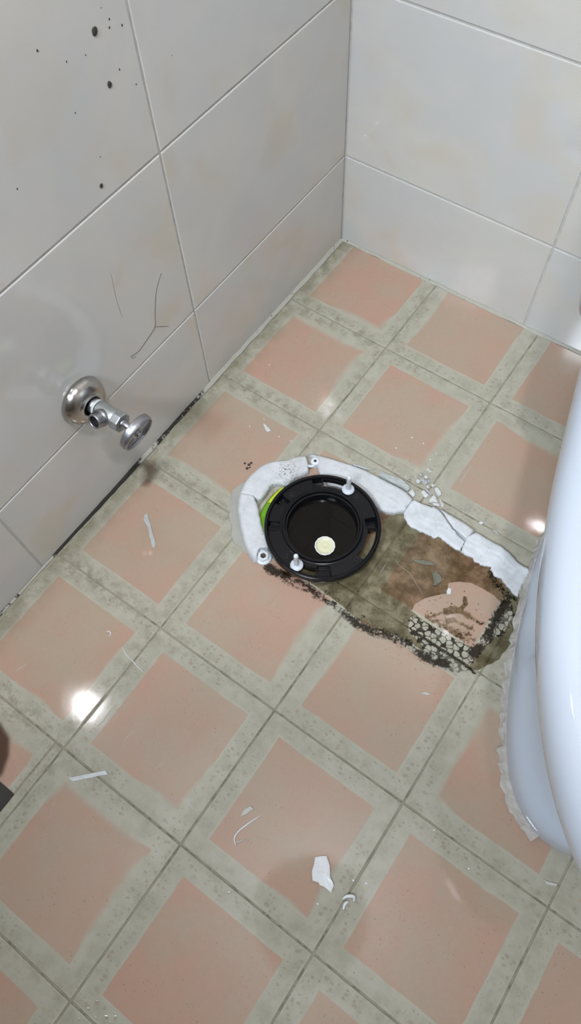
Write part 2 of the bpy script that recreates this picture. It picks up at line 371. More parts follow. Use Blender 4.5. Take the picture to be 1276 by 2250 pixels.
def wall_tile_mat():
    t = NT('glazed_wall_tile')
    o = t.obj()
    p = t.pos()
    w = t.math('MULTIPLY', t.rand(), 51.0)
    a = t.noise(o, 5.5, 4, 0.55, 0.6, w=w)
    b = t.noise(o, 9, 3, 0.5, 0.4, w=t.math('ADD', w, 9.0))
    col = t.mix(t.ramp(a, 0.36, 0.64), (0.61, 0.61, 0.60), (0.665, 0.645, 0.60))
    col = t.mix(t.ramp(b, 0.50, 0.70, 0.0, 0.6), col, (0.63, 0.57, 0.46))
    col = t.mix(t.ramp(b, 0.42, 0.26, 0.0, 0.5), col, (0.58, 0.59, 0.58))
    # fly specks and grime splashed round one spot of the left wall
    d = t.dist(p, (0.0, -0.46, 0.50))
    dotn = t.noise(p, 210, 4, 0.75, 0.6)
    spot = t.math('MULTIPLY', t.ramp(dotn, 0.69, 0.74), t.ramp(d, 0.03, 0.20, 1.0, 0.0))
    col = t.mix(t.math('MULTIPLY', spot, 0.7), col, (0.13, 0.12, 0.09))
    fine = t.math('MULTIPLY', t.math('MULTIPLY', t.ramp(t.noise(p, 230, 3, 0.7, 1.5), 0.70, 0.75), t.ramp(t.noise(p, 8, 2), 0.42, 0.6)), 0.55)
    col = t.mix(fine, col, (0.25, 0.23, 0.18))
    h = t.math('ADD', t.noise(p, 9, 2), t.math('MULTIPLY', t.noise(p, 120, 2), 0.06))
    t.set(Base_Color=col, Roughness=t.ramp(a, 0.3, 0.7, 0.05, 0.07), Normal=t.bump(h, 0.2, 0.0008))
    return t.m

def grout_mat(name, c1, c2, amount):
    t = NT(name)
    p = t.pos()
    n = t.noise(p, 70, 5, 0.65)
    k = t.noise(p, 9, 2)
    mask = t.math('MULTIPLY', t.ramp(n, 0.46, 0.60), t.ramp(k, 0.40, 0.60, 0.25, 1.0))
    col = t.mix(t.math('MULTIPLY', mask, amount), c1, c2)
    t.set(Base_Color=col, Roughness=0.85, Normal=t.bump(t.noise(p, 500, 2), 0.4, 0.0005))
    return t.m

def cove_mat():
    """pale cement fillet with black mould where the left wall stays wet"""
    t = NT('cove_grout')
    p = t.pos()
    X = t.xyz(p)
    n = t.noise(p, 120, 5, 0.7)
    y = X[1]
    heavy = t.math('MULTIPLY', t.ramp(y, -0.79, -0.755), t.ramp(y, -0.60, -0.572, 1.0, 0.0))
    mid = t.math('MULTIPLY', t.ramp(y, -0.56, -0.53), t.ramp(y, -0.44, -0.40, 1.0, 0.0))
    far = t.ramp(y, -0.86, -0.80, 1.0, 0.0)
    left = t.ramp(X[0], 0.012, 0.016, 1.0, 0.0)
    am = t.math('ADD', t.math('MULTIPLY', heavy, 0.5), t.math('ADD', t.math('MULTIPLY', mid, 0.26), t.math('MULTIPLY', far, 0.12)))
    am = t.math('MULTIPLY', am, left)
    mask = t.ramp(t.math('ADD', n, am), 0.60, 0.72)
    col = t.mix(n, (0.36, 0.35, 0.28), (0.52, 0.51, 0.45))
    col = t.mix(mask, col, (0.022, 0.02, 0.014))
    t.set(Base_Color=col, Roughness=0.8, Normal=t.bump(n, 0.5, 0.001))
    return t.m

def cement_mat():
    t = NT('white_cement')
    p = t.pos()
    n = t.noise(p, 60, 5, 0.6)
    col = t.mix(t.ramp(n, 0.3, 0.7), (0.60, 0.62, 0.64), (0.70, 0.72, 0.745))
    d = t.dist(p, (0.211, -0.470, 0.012))
    mould = t.math('MULTIPLY', t.ramp(d, 0.006, 0.026, 1.0, 0.0), t.ramp(t.noise(p, 300, 5, 0.75), 0.52, 0.60))
    col = t.mix(t.math('MULTIPLY', mould, 0.85), col, (0.09, 0.08, 0.055))
    d2 = t.dist(p, (0.228, -0.450, 0.008))
    stain = t.math('MULTIPLY', t.ramp(d2, 0.01, 0.045, 0.35, 0.0), t.ramp(n, 0.4, 0.6))
    col = t.mix(stain, col, (0.33, 0.30, 0.24))
    sp = t.ramp(t.noise(p, 420, 1), 0.735, 0.76)
    col = t.mix(t.math('MULTIPLY', sp, 0.7), col, (0.12, 0.11, 0.09))
    h = t.math('ADD', n, t.math('MULTIPLY', t.noise(p, 300, 3), 0.3))
    t.set(Base_Color=col, Roughness=0.55, Normal=t.bump(h, 0.15, 0.0004))
    return t.m

def water_film_mat():
    """thin dirty water: tints what lies under it, shiny on top"""
    t = NT('dirty_water_film')
    p = t.pos()
    n = t.noise(p, 34, 6, 0.72)
    tint = t.mix(t.ramp(n, 0.38, 0.66), (0.50, 0.47, 0.385), (0.80, 0.775, 0.70))
    a = t.math('ADD', t.attr('a'), t.math('MULTIPLY', t.math('SUBTRACT', t.noise(p, 170, 4, 0.65), 0.5), 0.6))
    a = t.ramp(a, 0.42, 0.58)
    tr = t.n('ShaderNodeBsdfTransparent')
    t.put(tr.inputs[0], t.mix(a, (1, 1, 1), tint))
    gl = t.n('ShaderNodeBsdfGlossy')
    gl.inputs['Roughness'].default_value = 0.06
    t.put(gl.inputs['Normal'], t.bump(t.noise(p, 60, 2), 0.1, 0.0006))
    fr = t.n('ShaderNodeFresnel')
    fr.inputs[0].default_value = 1.33
    sh = t.n('ShaderNodeMixShader')
    t.put(sh.inputs[0], t.math('MULTIPLY', fr.outputs[0], a))
    t.put(sh.inputs[1], tr.outputs[0])
    t.put(sh.inputs[2], gl.outputs[0])
    t.put(t.out.inputs[0], sh.outputs[0])
    return t.m

def stain_mat(name, c1, c2, nscale=200.0, rough=0.6, spread=1.0, lo=0.44, hi=0.58, top=1.0, pebbles=False):
    """opaque deposit whose coverage comes from attribute a broken up by noise"""
    t = NT(name)
    p = t.pos()
    n = t.noise(p, nscale, 5, 0.7)
    a = t.math('ADD', t.attr('a'), t.math('MULTIPLY', t.math('SUBTRACT', n, 0.5), spread))
    fac = t.ramp(a, lo, hi, 0.0, top)
    if pebbles:                       # grime settled between the raised pebbles of the tile border
        wob = t.n('ShaderNodeVectorMath', operation='ADD')
        wn = t.n('ShaderNodeTexNoise'); wn.inputs['Scale'].default_value = 160.0; t.put(wn.inputs['Vector'], p)
        ws = t.n('ShaderNodeVectorMath', operation='SCALE'); t.put(ws.inputs[0], wn.outputs['Color']); ws.inputs['Scale'].default_value = 0.006
        t.put(wob.inputs[0], p); t.put(wob.inputs[1], ws.outputs[0])
        v = t.voronoi(wob.outputs[0], 112, 'DISTANCE_TO_EDGE', 0.9, '2D')
        f1 = t.voronoi(wob.outputs[0], 112, 'F1', 0.8, '2D')
        rnd_ = t.math('SUBTRACT', f1.outputs['Distance'], t.math('MULTIPLY', t.noise(p, 45, 3), -0.35))
        gap = t.math('MAXIMUM', t.ramp(rnd_, 0.63, 0.71), t.ramp(v.outputs['Distance'], 0.03, 0.07, 1.0, 0.0))
        gap = t.math('MULTIPLY', gap, t.ramp(t.noise(p, 30, 3), 0.35, 0.6, 0.45, 0.95))
        gap = t.math('MULTIPLY', gap, t.ramp(t.math('ADD', t.attr('pe'), t.math('MULTIPLY', t.math('SUBTRACT', t.noise(p, 60, 3), 0.5), 0.7)), 0.35, 0.6))
        fac = t.math('MAXIMUM', fac, gap)
    col = t.mix(t.noise(p, nscale * 0.5, 3), c1, c2)
    t.set(Base_Color=col, Roughness=rough, Specular_IOR_Level=0.2)
    tr = t.n('ShaderNodeBsdfTransparent')
    sh = t.n('ShaderNodeMixShader')
    t.put(sh.inputs[0], fac)
    t.put(sh.inputs[1], tr.outputs[0])
    t.put(sh.inputs[2], t.b.outputs[0])
    t.put(t.out.inputs[0], sh.outputs[0])
    return t.m

M = dict(
    floor_tile=floor_tile_mat(), wall_tile=wall_tile_mat(),
    floor_grout=grout_mat('floor_grout', (0.34, 0.31, 0.235), (0.07, 0.062, 0.04), 0.55),
    wall_grout=grout_mat('wall_grout', (0.56, 0.555, 0.53), (0.42, 0.41, 0.38), 0.5),
    cove=cove_mat(), cement=cement_mat(),
    paint=plain('ceiling_paint', (0.42, 0.425, 0.43), 0.7, scale=4),
    plaster=plain('far_wall_glaze', (0.66, 0.65, 0.62), 0.35, scale=4),
    porcelain=plain('porcelain', (0.50, 0.55, 0.63), 0.10, var=0.01, scale=9, Coat_Weight=0.3),
    seat=plain('seat_plastic', (0.50, 0.55, 0.625), 0.2, var=0.01, scale=9),
    black=plain('black_plastic', (0.007, 0.007, 0.009), 0.2, var=0.15, scale=90, bump=0.04, Specular_IOR_Level=0.3),
    water=plain('dark_water', (0.006, 0.005, 0.004), 0.02, var=0.1, scale=20, IOR=1.33, Specular_IOR_Level=0.4),
    white_plastic=plain('white_plastic', (0.80, 0.82, 0.86), 0.3, var=0.02, Subsurface_Weight=0.15),
    washer=plain('milky_plastic', (0.62, 0.67, 0.74), 0.3, var=0.03),
    cap_rim=plain('cap_rim_white', (0.88, 0.88, 0.86), 0.35, var=0.01),
    cap_in=plain('cap_inside_cream', (0.74, 0.73, 0.50), 0.3, var=0.02),
    green=plain('green_plastic', (0.20, 0.46, 0.02), 0.3, var=0.3, scale=40),
    yellow=plain('yellow_green_plastic', (0.66, 0.78, 0.03), 0.3, var=0.25, scale=40),
    film_grey=plain('crumpled_clear_film', (0.32, 0.33, 0.30), 0.25, var=0.3, scale=120, bump=0.3),
    steel=plain('tarnished_steel', (0.50, 0.48, 0.45), 0.22, 1.0, var=0.14, scale=45),
    brass=plain('galvanised_valve', (0.56, 0.59, 0.59), 0.5, 1.0, var=0.14, scale=130, bump=0.08),
    chrome=plain('worn_chrome', (0.42, 0.42, 0.45), 0.38, 1.0, var=0.10, scale=160, bump=0.05),
    tape=plain('thread_tape', (0.72, 0.74, 0.74), 0.6, var=0.1, scale=160, bump=0.3),
    dark_hole=plain('dark_bore', (0.015, 0.013, 0.012), 0.7),
    rusty=plain('rusty_screw', (0.12, 0.085, 0.065), 0.6, 0.5, var=0.3, scale=300),
    chip=plain('caulk_chip', (0.68, 0.70, 0.70), 0.5, var=0.08, scale=160, bump=0.15),
    chip_grey=plain('grey_caulk_chip', (0.50, 0.52, 0.51), 0.5, var=0.1, scale=160, bump=0.2),
    silicone=plain('silicone_shred', (0.82, 0.84, 0.85), 0.3, var=0.04),
    silicone_dull=plain('silicone_film', (0.58, 0.58, 0.53), 0.35, var=0.08),
    wet=plain('wet_clear_plastic', (0.40, 0.39, 0.30), 0.08, var=0.2, scale=300, Transmission_Weight=0.55),
    tan=plain('tan_sliver', (0.42, 0.37, 0.28), 0.6, var=0.1),
    stone=plain('grit_stone', (0.36, 0.33, 0.27), 0.7, var=0.2, scale=300),
    crust=plain('old_caulk_crust', (0.60, 0.58, 0.55), 0.7, var=0.15, scale=130, bump=0.5),
    hair=plain('hair', (0.06, 0.045, 0.03), 0.5),
    speck=plain('dirt_speck', (0.055, 0.048, 0.035), 0.8, var=0.3, scale=300),
    mud=plain('mud', (0.06, 0.05, 0.04), 0.8, var=0.3, scale=400),
    drain_steel=plain('drain_steel', (0.62, 0.66, 0.70), 0.25, 1.0, var=0.05, scale=30),
    drain_dark=plain('drain_grime', (0.025, 0.022, 0.016), 0.5, var=0.4, scale=200, bump=0.5),
    blocker_dish=plain('blocker_enamel', (0.86, 0.86, 0.86), 0.6, var=0.02, scale=4),
    wood=plain('door_panel', (0.10, 0.065, 0.045), 0.5, scale=5),
    right_wall=plain('right_wall_glaze', (0.38, 0.37, 0.36), 0.4, scale=4),
    front_wall=plain('front_wall_glaze', (0.09, 0.08, 0.07), 0.4, scale=4),
)

# ------------------------------------------------------------------ setting
def slab(name, lo, hi, mat, kind='structure', parent=None):
    x0, y0, z0 = lo
    x1, y1, z1 = hi
    v = [(x0, y0, z0), (x1, y0, z0), (x1, y1, z0), (x0, y1, z0), (x0, y0, z1), (x1, y0, z1), (x1, y1, z1), (x0, y1, z1)]
    f = [(3, 2, 1, 0), (4, 5, 6, 7), (0, 1, 5, 4), (1, 2, 6, 5), (2, 3, 7, 6), (3, 0, 4, 7)]
    o = link(name, mesh(name, v, f), mat, parent)
    if kind and parent is None:
        o['kind'] = kind
    return o

RX, FY, H = 1.70, -2.0, 2.60
G = 0.0014                                           # depth of the joints
floor = slab('floor', (-0.1, FY - 0.1, -0.12), (RX + 0.1, 0.1, -G), M['floor_grout'])
wall_left = slab('wall_left', (-0.1, FY - 0.1, -G), (-G, 0.1, H), M['wall_grout'])
wall_back = slab('wall_back', (-G, G, -G), (RX + 0.1, 0.1, H), M['wall_grout'])
wall_right = slab('wall_right', (RX, FY - 0.1, -G), (RX + 0.1, G, H), M['right_wall'])
wall_front = slab('wall_front', (-G, FY - 0.1, -G), (RX, FY, H), M['front_wall'])
ceiling = slab('ceiling', (-0.1, FY - 0.1, H), (RX + 0.1, 0.1, H + 0.1), M['paint'])

def tile_mesh(name, a0, a1, b0, b1, depth, bev, mat, axes):
    """a chamfered plate a0..a1 x b0..b1 in local axes, its face at height 0"""
    ring = [(a0, b0), (a1, b0), (a1, b1), (a0, b1)]
    s = [(1, 1), (-1, 1), (-1, -1), (1, -1)]
    pts = []
    pts += [(a, b, -depth) for a, b in ring]
    pts += [(a, b, -bev) for a, b in ring]
    pts += [(a + sx * bev * 0.3, b + sy * bev * 0.3, -bev * 0.3) for (a, b), (sx, sy) in zip(ring, s)]
    pts += [(a + sx * bev, b + sy * bev, 0) for (a, b), (sx, sy) in zip(ring, s)]
    f = []
    for L in range(3):
        for k in range(4):
            k2 = (k + 1) % 4
            f.append((L * 4 + k, L * 4 + k2, L * 4 + 4 + k2, L * 4 + 4 + k))
    f.append((12, 13, 14, 15))
    if axes == 'floor':
        v = pts
    elif axes == 'left':                              # face looks to +x: a = y, b = z
        v = [(c, a, b) for a, b, c in pts]
    else:                                             # back wall, face looks to -y: a = x, b = z
        v = [(a, -c, b) for a, b, c in pts]
        f = [tuple(reversed(q)) for q in f] if False else f
    me = mesh(name, v, f)
    me.materials.append(mat)
    return me

T, J = 0.2, 0.0024                                    # floor tile pitch and joint
X0, Y0 = 0.0044, -0.1728                              # a joint crossing near the wall corner
h = T / 2 - J / 2
full = tile_mesh('floor_tile', -h, h, -h, h, 0.006, 0.0009, M['floor_tile'], 'floor')
DR = (0.0085, 0.191, -1.2345, -1.052)                 # floor drain opening x0 x1 y0 y1
def put_tile(cx, cy, me=full, name='floor_tile', parent=floor):
    o = bpy.data.objects.new(name, me)
    COL.objects.link(o)
    o.parent = parent
    o.location = (cx, cy, 0)
    return o
for i in range(9):
    for j in range(10):
        cx, cy = X0 + T * (i + 0.5), Y0 + T / 2 - T * j
        if cx - h > RX or cy + h < FY:
            continue
        a0, a1, b0, b1 = -h, h, -h, h
        if j == 0:
            b1 = -0.004 - cy
        if i == 0:
            a0 = 0.0065 - cx
        a1 = min(a1, RX - 0.002 - cx)
        b0 = max(b0, FY + 0.002 - cy)
        if i == 0 and j in (5, 6):                    # tiles cut round the drain
            put_tile(cx, cy, tile_mesh('floor_tile', DR[1] + 0.0010 - cx, a1, b0, b1, 0.006, 0.0009, M['floor_tile'], 'floor'))
            if j == 5:
                put_tile(cx, cy, tile_mesh('floor_tile', a0, DR[1] - 0.0012 - cx, DR[3] + 0.0008 - cy, b1, 0.006, 0.0009, M['floor_tile'], 'floor'))
            else:
                put_tile(cx, cy, tile_mesh('floor_tile', a0, DR[1] - 0.0012 - cx, b0, DR[2] - 0.0008 - cy, 0.006, 0.0009, M['floor_tile'], 'floor'))
        elif (a0, a1, b0, b1) == (-h, h, -h, h):
            put_tile(cx, cy)
        else:
            put_tile(cx, cy, tile_mesh('floor_tile', a0, a1, b0, b1, 0.006, 0.0009, M['floor_tile'], 'floor'))

Z1, ZP, WP, WJ = 0.1748, 0.2583, 0.4020, 0.0034       # wall tile rows and joints
zs = [(0.0, Z1)] + [(Z1 + ZP * k, min(Z1 + ZP * (k + 1), H)) for k in range(9) if Z1 + ZP * k < H]
cache = {}
def wall_tile(parent, axes, u0, u1, v0, v1, ref):
    w, hh = round((u1 - u0) / 2 - WJ / 2, 4), round((v1 - v0) / 2 - WJ / 2, 4)
    key = (axes, w, hh)
    if key not in cache:
        cache[key] = tile_mesh('wall_tile', -w, w, -hh, hh, 0.008, 0.0011, M['wall_tile'], axes)
    o = bpy.data.objects.new('wall_tile', cache[key])
    COL.objects.link(o)
    o.parent = parent
    c, z = (u0 + u1) / 2, (v0 + v1) / 2
    o.location = (0, c, z) if axes == 'left' else (c, 0, z)
ys = [0.0, -0.3987] + [-0.3987 - WP * k for k in range(1, 5)]
ys = [y for y in ys if y > FY] + [FY]
xs = [0.0, 0.3743] + [0.3743 + WP * k for k in range(1, 5)]
xs = [x for x in xs if x < RX] + [RX]
for z0, z1 in zs:
    for a, b in zip(ys[:-1], ys[1:]):
        wall_tile(wall_left, 'left', b, a, z0, z1, 0)
    for a, b in zip(xs[:-1], xs[1:]):
        wall_tile(wall_back, 'back', a, b, z0, z1, 0)

def cove(name, pts, out, w, hgt, seed):
    """uneven cement fillet in the angle of wall and floor"""
    v, f = [], []
    n = len(pts)
    for i, (x, y) in enumerate(pts):
        k = noise([i * 1.0], [seed * 1.0], 0.23, seed)[0]
        k2 = noise([i * 1.0], [seed * 3.0 + 5], 0.31, seed + 3)[0]
        q = 1.0 if out[1] or y > -0.41 else (0.75 if y > -0.565 else (0.95 - 0.5 * min(1, (-0.565 - y) / 0.2)))
        ww, hh = w * (0.6 + 0.8 * k) * q, hgt * (0.55 + 0.9 * k2) * q
        for a, z in ((0.0, hh), (0.25 * ww, hh * 0.62), (0.62 * ww, hh * 0.25), (ww, 0.0003), (ww * 0.9, -0.001), (0.0, -0.001)):
            v.append((x + out[0] * a, y + out[1] * a, z))
    for i in range(n - 1):
        for k in range(6):
            k2 = (k + 1) % 6
            f.append((i * 6 + k, i * 6 + k2, (i + 1) * 6 + k2, (i + 1) * 6 + k))
    o = link(name, mesh(name, v, f), M['cove'], smooth=True)
    o['kind'] = 'structure'
    return o
cove('trim_1', [(0, -0.002 - 0.006 * i) for i in range(235)], (1, 0), 0.0062, 0.0045, 3)
cove('trim_2', [(0.002 + 0.006 * i, 0) for i in range(200)], (0, -1), 0.0048, 0.0035, 8)

# door of the room, behind the photographer
door_1 = slab('door_1', (0.45, FY + 0.001, 0.0), (1.25, FY + 0.04, 2.0), M['wood'])
dk = link('door_handle', mesh('door_handle', *lathe([(0.012, 0), (0.012, 0.03), (0.026, 0.036), (0.03, 0.05), (0.022, 0.064), (0.001, 0.068)], 24)), M['chrome'], door_1, True)
dk.location = (0.53, FY + 0.04, 0.95)
dk.rotation_euler = (math.radians(-90), 0, 0)

# ------------------------------------------------------------------ ceiling lamp (out of frame, mirrored in the floor)
lamp = empty('pendant_lamp', (LAMP[0], LAMP[1], H))
tag(lamp, 'white globe pendant with an added light-blocking disc below', 'lamp')
em = NT('lamp_glass')
em.set(Base_Color=(0.9, 0.9, 0.9), Emission_Color=LAMP_COLOR, Emission_Strength=LAMP_STRENGTH)
prof = [(0.0005, -0.048)] + [(0.048 * math.sin(math.radians(a)), -0.048 * math.cos(math.radians(a))) for a in range(12, 180, 12)] + [(0.0005, 0.048)]
g = link('globe', mesh('globe', *lathe(prof, 32)), em.m, lamp, True)
g.location = (0, 0, LAMP[2] - H)
link('canopy', mesh('canopy', *lathe([(0.05, -0.012), (0.055, -0.004), (0.055, 0.0)], 32, close_bottom=True)), M['paint'], lamp, True)
link('stem', mesh('stem', *lathe([(0.006, -0.36), (0.006, -0.004)], 12)), M['chrome'], lamp, True)
dz, DY = -1.15, -0.06  # added dish below the globe, keeps its direct light off the floor
prof = [(0.001, dz - 0.030), (0.07, dz - 0.024), (0.14, dz - 0.010), (0.168, dz), (0.168, dz + 0.003), (0.138, dz - 0.006), (0.07, dz - 0.020), (0.001, dz - 0.026)]
d_ = link('blocker_dish', mesh('blocker_dish', *lathe(prof, 48)), M['blocker_dish'], lamp, True)
d_.location = (0, DY, 0)
for k in range(3):
    a = 2 * math.pi * k / 3 + 0.5
    v, f = tube([(0.163 * math.cos(a), DY + 0.163 * math.sin(a), dz), (0.140 * math.cos(a), 0.140 * math.sin(a), -0.55), (0.045 * math.cos(a), 0.045 * math.sin(a), -0.006)], 0.0012, 6, False)
    link('blocker_rod', mesh('blocker_rod', v, f), M['plaster'], lamp, True)

# ------------------------------------------------------------------ toilet, pushed aside to the right
toilet = empty('toilet', (0.749, -0.486, 0.0), (0, 0, math.atan2(-0.966, 0.26)))
tag(toilet, 'white ceramic toilet pushed aside, with torn caulk along its foot', 'toilet')
def ring(z, w, front, rear, n, s0=-0.10, N=96, nr=None):
    out = []
    for k in range(N):
        a = 2 * math.pi * k / N
        c, s = math.cos(a), math.sin(a)
        yy = w * math.copysign(abs(c) ** (2 / n), c)
        L = front if s >= 0 else rear
        if s < 0 and nr:
            yy = w * math.copysign(abs(c) ** (2 / nr), c)
            xx = s0 - L * abs(s) ** (2 / nr)
            out.append([xx, yy, z])
            continue
        xx = s0 + L * math.copysign(abs(s) ** (2 / n), s)
        out.append([xx, yy, z])
    return out
secs = [(0.000, .129, .328, .175, 2.9), (0.012, .1300, .330, .175, 2.9), (0.030, .1295, .329, .175, 2.9), (0.042, .1265, .326, .172, 2.85),
        (0.050, .121, .319, .168, 2.8), (0.058, .114, .309, .162, 2.75), (0.075, .1075, .300, .155, 2.7), (0.10, .104, .293, .150, 2.65), (0.14, .105, .296, .148, 2.55),
        (0.18, .113, .312, .150, 2.5), (0.22, .126, .336, .158, 2.45), (0.26, .146, .368, .175, 2.4), (0.295, .166, .398, .215, 2.3),
        (0.320, .181, .418, .258, 2.25), (0.340, .1870, .429, .280, 2.2), (0.356, .1880, .431, .286, 2.2), (0.370, .184, .427, .286, 2.2), (0.380, .175, .416, .276, 2.2), (0.386, .158, .395, .26, 2.2), (0.3868, .12, .35, .20, 2.2)]
vs, fs = [], []
N = 96
for sec in secs:
    for p in ring(*sec, nr=sec[4] + 3.5 * float(sstep(0.15, 0.32, sec[0]))):
        x, y, z = p
        # bolt recess pressed into the left and right flank of the foot
        for sgn in (-1, 1):
            if y * sgn > 0.03 and 0.036 < z < 0.21:
                k = math.exp(-((z - 0.066) / 0.036) ** 2)
                e = float(sstep(-0.165, -0.10, x)) * (1 - float(sstep(-0.006, 0.008, x)))
                y -= sgn * 0.030 * k * e
        vs.append((x, y, z))
for i in range(len(secs) - 1):
    for k in range(N):
        k2 = (k + 1) % N
        fs.append((i * N + k, (i + 1) * N + k, (i + 1) * N + k2, i * N + k2))
fs.append(tuple(range((len(secs) - 1) * N, len(secs) * N)))
me = mesh('bowl', vs, fs)
bm = bmesh.new(); bm.from_mesh(me); bmesh.ops.recalc_face_normals(bm, faces=bm.faces); bm.to_mesh(me); bm.free()
bowl = link('bowl', me, M['porcelain'], toilet, True)
sub = bowl.modifiers.new('sub', 'SUBSURF'); sub.levels = 1; sub.render_levels = 2
def plate(name, z0, z1, w, front, rear, n, mat, s0=-0.1, rnd=0.006, parent=toilet):
    rr = [(z0, w - rnd * .4, front - rnd * .4, rear - rnd * .4), (z0 + rnd * .4, w, front, rear), (z1 - rnd, w, front, rear), (z1 - rnd * .3, w - rnd * .35, front - rnd * .35, rear - rnd * .35), (z1, w - rnd, front - rnd, rear - rnd)]
    v, f = [], []
    for z, a, b, c in rr:
        v += [tuple(p) for p in ring(z, a, b, c, n, s0)]
    for i in range(len(rr) - 1):
        for k in range(N):
            k2 = (k + 1) % N
            f.append((i * N + k, i * N + k2, (i + 1) * N + k2, (i + 1) * N + k))
    f.append(tuple(reversed(range(N)))); f.append(tuple(range((len(rr) - 1) * N, len(rr) * N)))
    m2 = mesh(name, v, f)
    b2 = bmesh.new(); b2.from_mesh(m2); bmesh.ops.recalc_face_normals(b2, faces=b2.faces); b2.to_mesh(m2); b2.free()
    return link(name, m2, mat, parent, True)
plate('seat', 0.3872, 0.402, .136, .372, .10, 2.2, M['seat'])
plate('seat_lid', 0.4025, 0.417, .134, .370, .10, 2.2, M['seat'])
plate('tank', 0.398, 0.74, .2135, .095, .095, 7.0, M['porcelain'], s0=-0.292, rnd=0.02)
plate('tank_lid', 0.741, 0.775, .219, .101, .101, 7.0, M['porcelain'], s0=-0.292, rnd=0.012)
plate('tank_saddle', 0.380, 0.399, .13, .085, .06, 4.0, M['porcelain'], s0=-0.275, rnd=0.004)
b_ = link('flush_button', mesh('flush_button', *lathe([(0.022, 0.0), (0.022, 0.004), (0.018, 0.006), (0.001, 0.006)], 32)), M['chrome'], toilet, True)
b_.location = (-0.292, 0, 0.7745)

# torn caulk left along the foot
def crust(name, arc, rad, seed, jag):
    pts = []
    for k in range(len(arc)):
        pts.append(arc[k])
    v, f = [], []
    S = 9
    for i, (x, y) in enumerate(pts):
        x2, y2 = pts[min(i + 1, len(pts) - 1)]
        x1, y1 = pts[max(i - 1, 0)]
        dx, dy = x2 - x1, y2 - y1
        L = math.hypot(dx, dy)
        nx, ny = dy / L, -dx / L
        q = noise([i * .4], [seed], 1.0, seed, 4)[0] + (0.35 if x > 0.13 else 0.0)
        q2 = noise([i * .3], [seed + 7], 0.6, seed + 5, 3)[0]
        wid = rad * (0.55 + jag * (q - 0.35) * 1.7)
        hh = 0.010 + 0.012 * q2
        for a, z in ((-0.004, 0.0002), (wid, 0.0002), (wid * 1.08, 0.0018), (wid * 0.85, hh * 0.35), (wid * 0.5, hh * 0.7), (0.0010, hh), (-0.003, hh * 0.9), (-0.004, hh * .5), (-0.004, 0.002)):
            jx = 0.0015 * (noise([i * 1.3 + a * 900], [z * 900 + seed], 1.0, seed)[0] - 0.5) * 2
            v.append((x + nx * (a + jx), y + ny * (a + jx), z))
    for i in range(len(pts) - 1):
        for k in range(S):
            k2 = (k + 1) % S
            f.append((i * S + k, (i + 1) * S + k, (i + 1) * S + k2, i * S + k2))
    f.append(tuple(range(S))); f.append(tuple(reversed(range((len(pts) - 1) * S, len(pts) * S))))
    m2 = mesh(name, v, f)
    b2 = bmesh.new(); b2.from_mesh(m2); bmesh.ops.recalc_face_normals(b2, faces=b2.faces); b2.to_mesh(m2); b2.free()
    o = link(name, m2, M['crust'], toilet, False)
    return o
def foot_pt(a, n=2.9, w=.1295, front=.329, rear=.175, s0=-.1):
    c, s = math.cos(a), math.sin(a)
    L = front if s >= 0 else rear
    return (s0 + L * math.copysign(abs(s) ** (2 / n), s), w * math.copysign(abs(c) ** (2 / n), c))
arc = []
for k in range(2000):                                  # left flank (local -y) round to the nose
    a = math.radians(200) - math.radians(108) * k / 1999
    arc.append(foot_pt(a))
arc = resample(arc[::8], 0.004)
acc = [arc[0]]
for p in arc:
    if math.hypot(p[0] - acc[-1][0], p[1] - acc[-1][1]) > 0.0028:
        acc.append(p)
cut = next(i for i, p in enumerate(acc) if p[0] > 0.222 and p[1] > -0.058)
o_ = crust('caulk_crust', acc[:cut], 0.0070, 4, 0.7)
o_['label'] = 'ragged grey-white caulk crust along the toilet foot'

# ------------------------------------------------------------------ black drain flange
FC = (0.3106, -0.5218)
flange = empty('toilet_flange', (FC[0], FC[1], 0.0))
tag(flange, 'round black plastic toilet flange around the open floor drain', 'drain flange')
NA = 360
prof = [(50.5, 2), (50.8, 12), (51.4, 22), (52.2, 25.2), (53.6, 25.2), (54.2, 25.4), (54.8, 30.0), (55.4, 31), (57.6, 31), (58.4, 30.4), (59.0, 26.6), (60.5, 26), (62.8, 26), (63.4, 26), (66.2, 26), (66.9, 26), (77.6, 26), (78.3, 26), (79.4, 26), (80.2, 28.6), (81.0, 29.6), (83.4, 29.8), (84.8, 29.0), (85.6, 27.2), (85.7, 24.0), (85.4, 19.0)]
pock = [(124.8, 135.8), (32.8, 44.6), (-62.4, -46.6), (-151.2, -141.0), (174.0, 185.8)]
slots = [(96.0, 124.8), (-7.0, 31.0), (-80.0, -62.4)]
holes = [166.0, -103.4, -12.6, 79.0]
def ain(a, lo, hi):
    return ((a - lo) % 360) <= ((hi - lo) % 360)
v, f = [], []
for r, z in prof:
    for k in range(NA):
        a = k * 360.0 / NA
        zz = z
        if 63.2 <= r <= 79.0 and any(ain(a, *p) for p in pock):
            zz = 15.0
        elif 66.5 <= r <= 78.0 and any(ain(a, lo + 0.0, hi) for lo, hi in slots):
            zz = 24.0
        v.append((r / 1000 * math.cos(math.radians(a)), r / 1000 * math.sin(math.radians(a)), zz / 1000))
for i in range(len(prof) - 1):
    for k in range(NA):
        a = (k + 0.5) * 360.0 / NA
        r = (prof[i][0] + prof[i + 1][0]) / 2
        if 66.5 < r < 78.0 and any(ain(a, *s) for s in slots):
            continue
        k2 = (k + 1) % NA
        f.append((i * NA + k, i * NA + k2, (i + 1) * NA + k2, (i + 1) * NA + k))
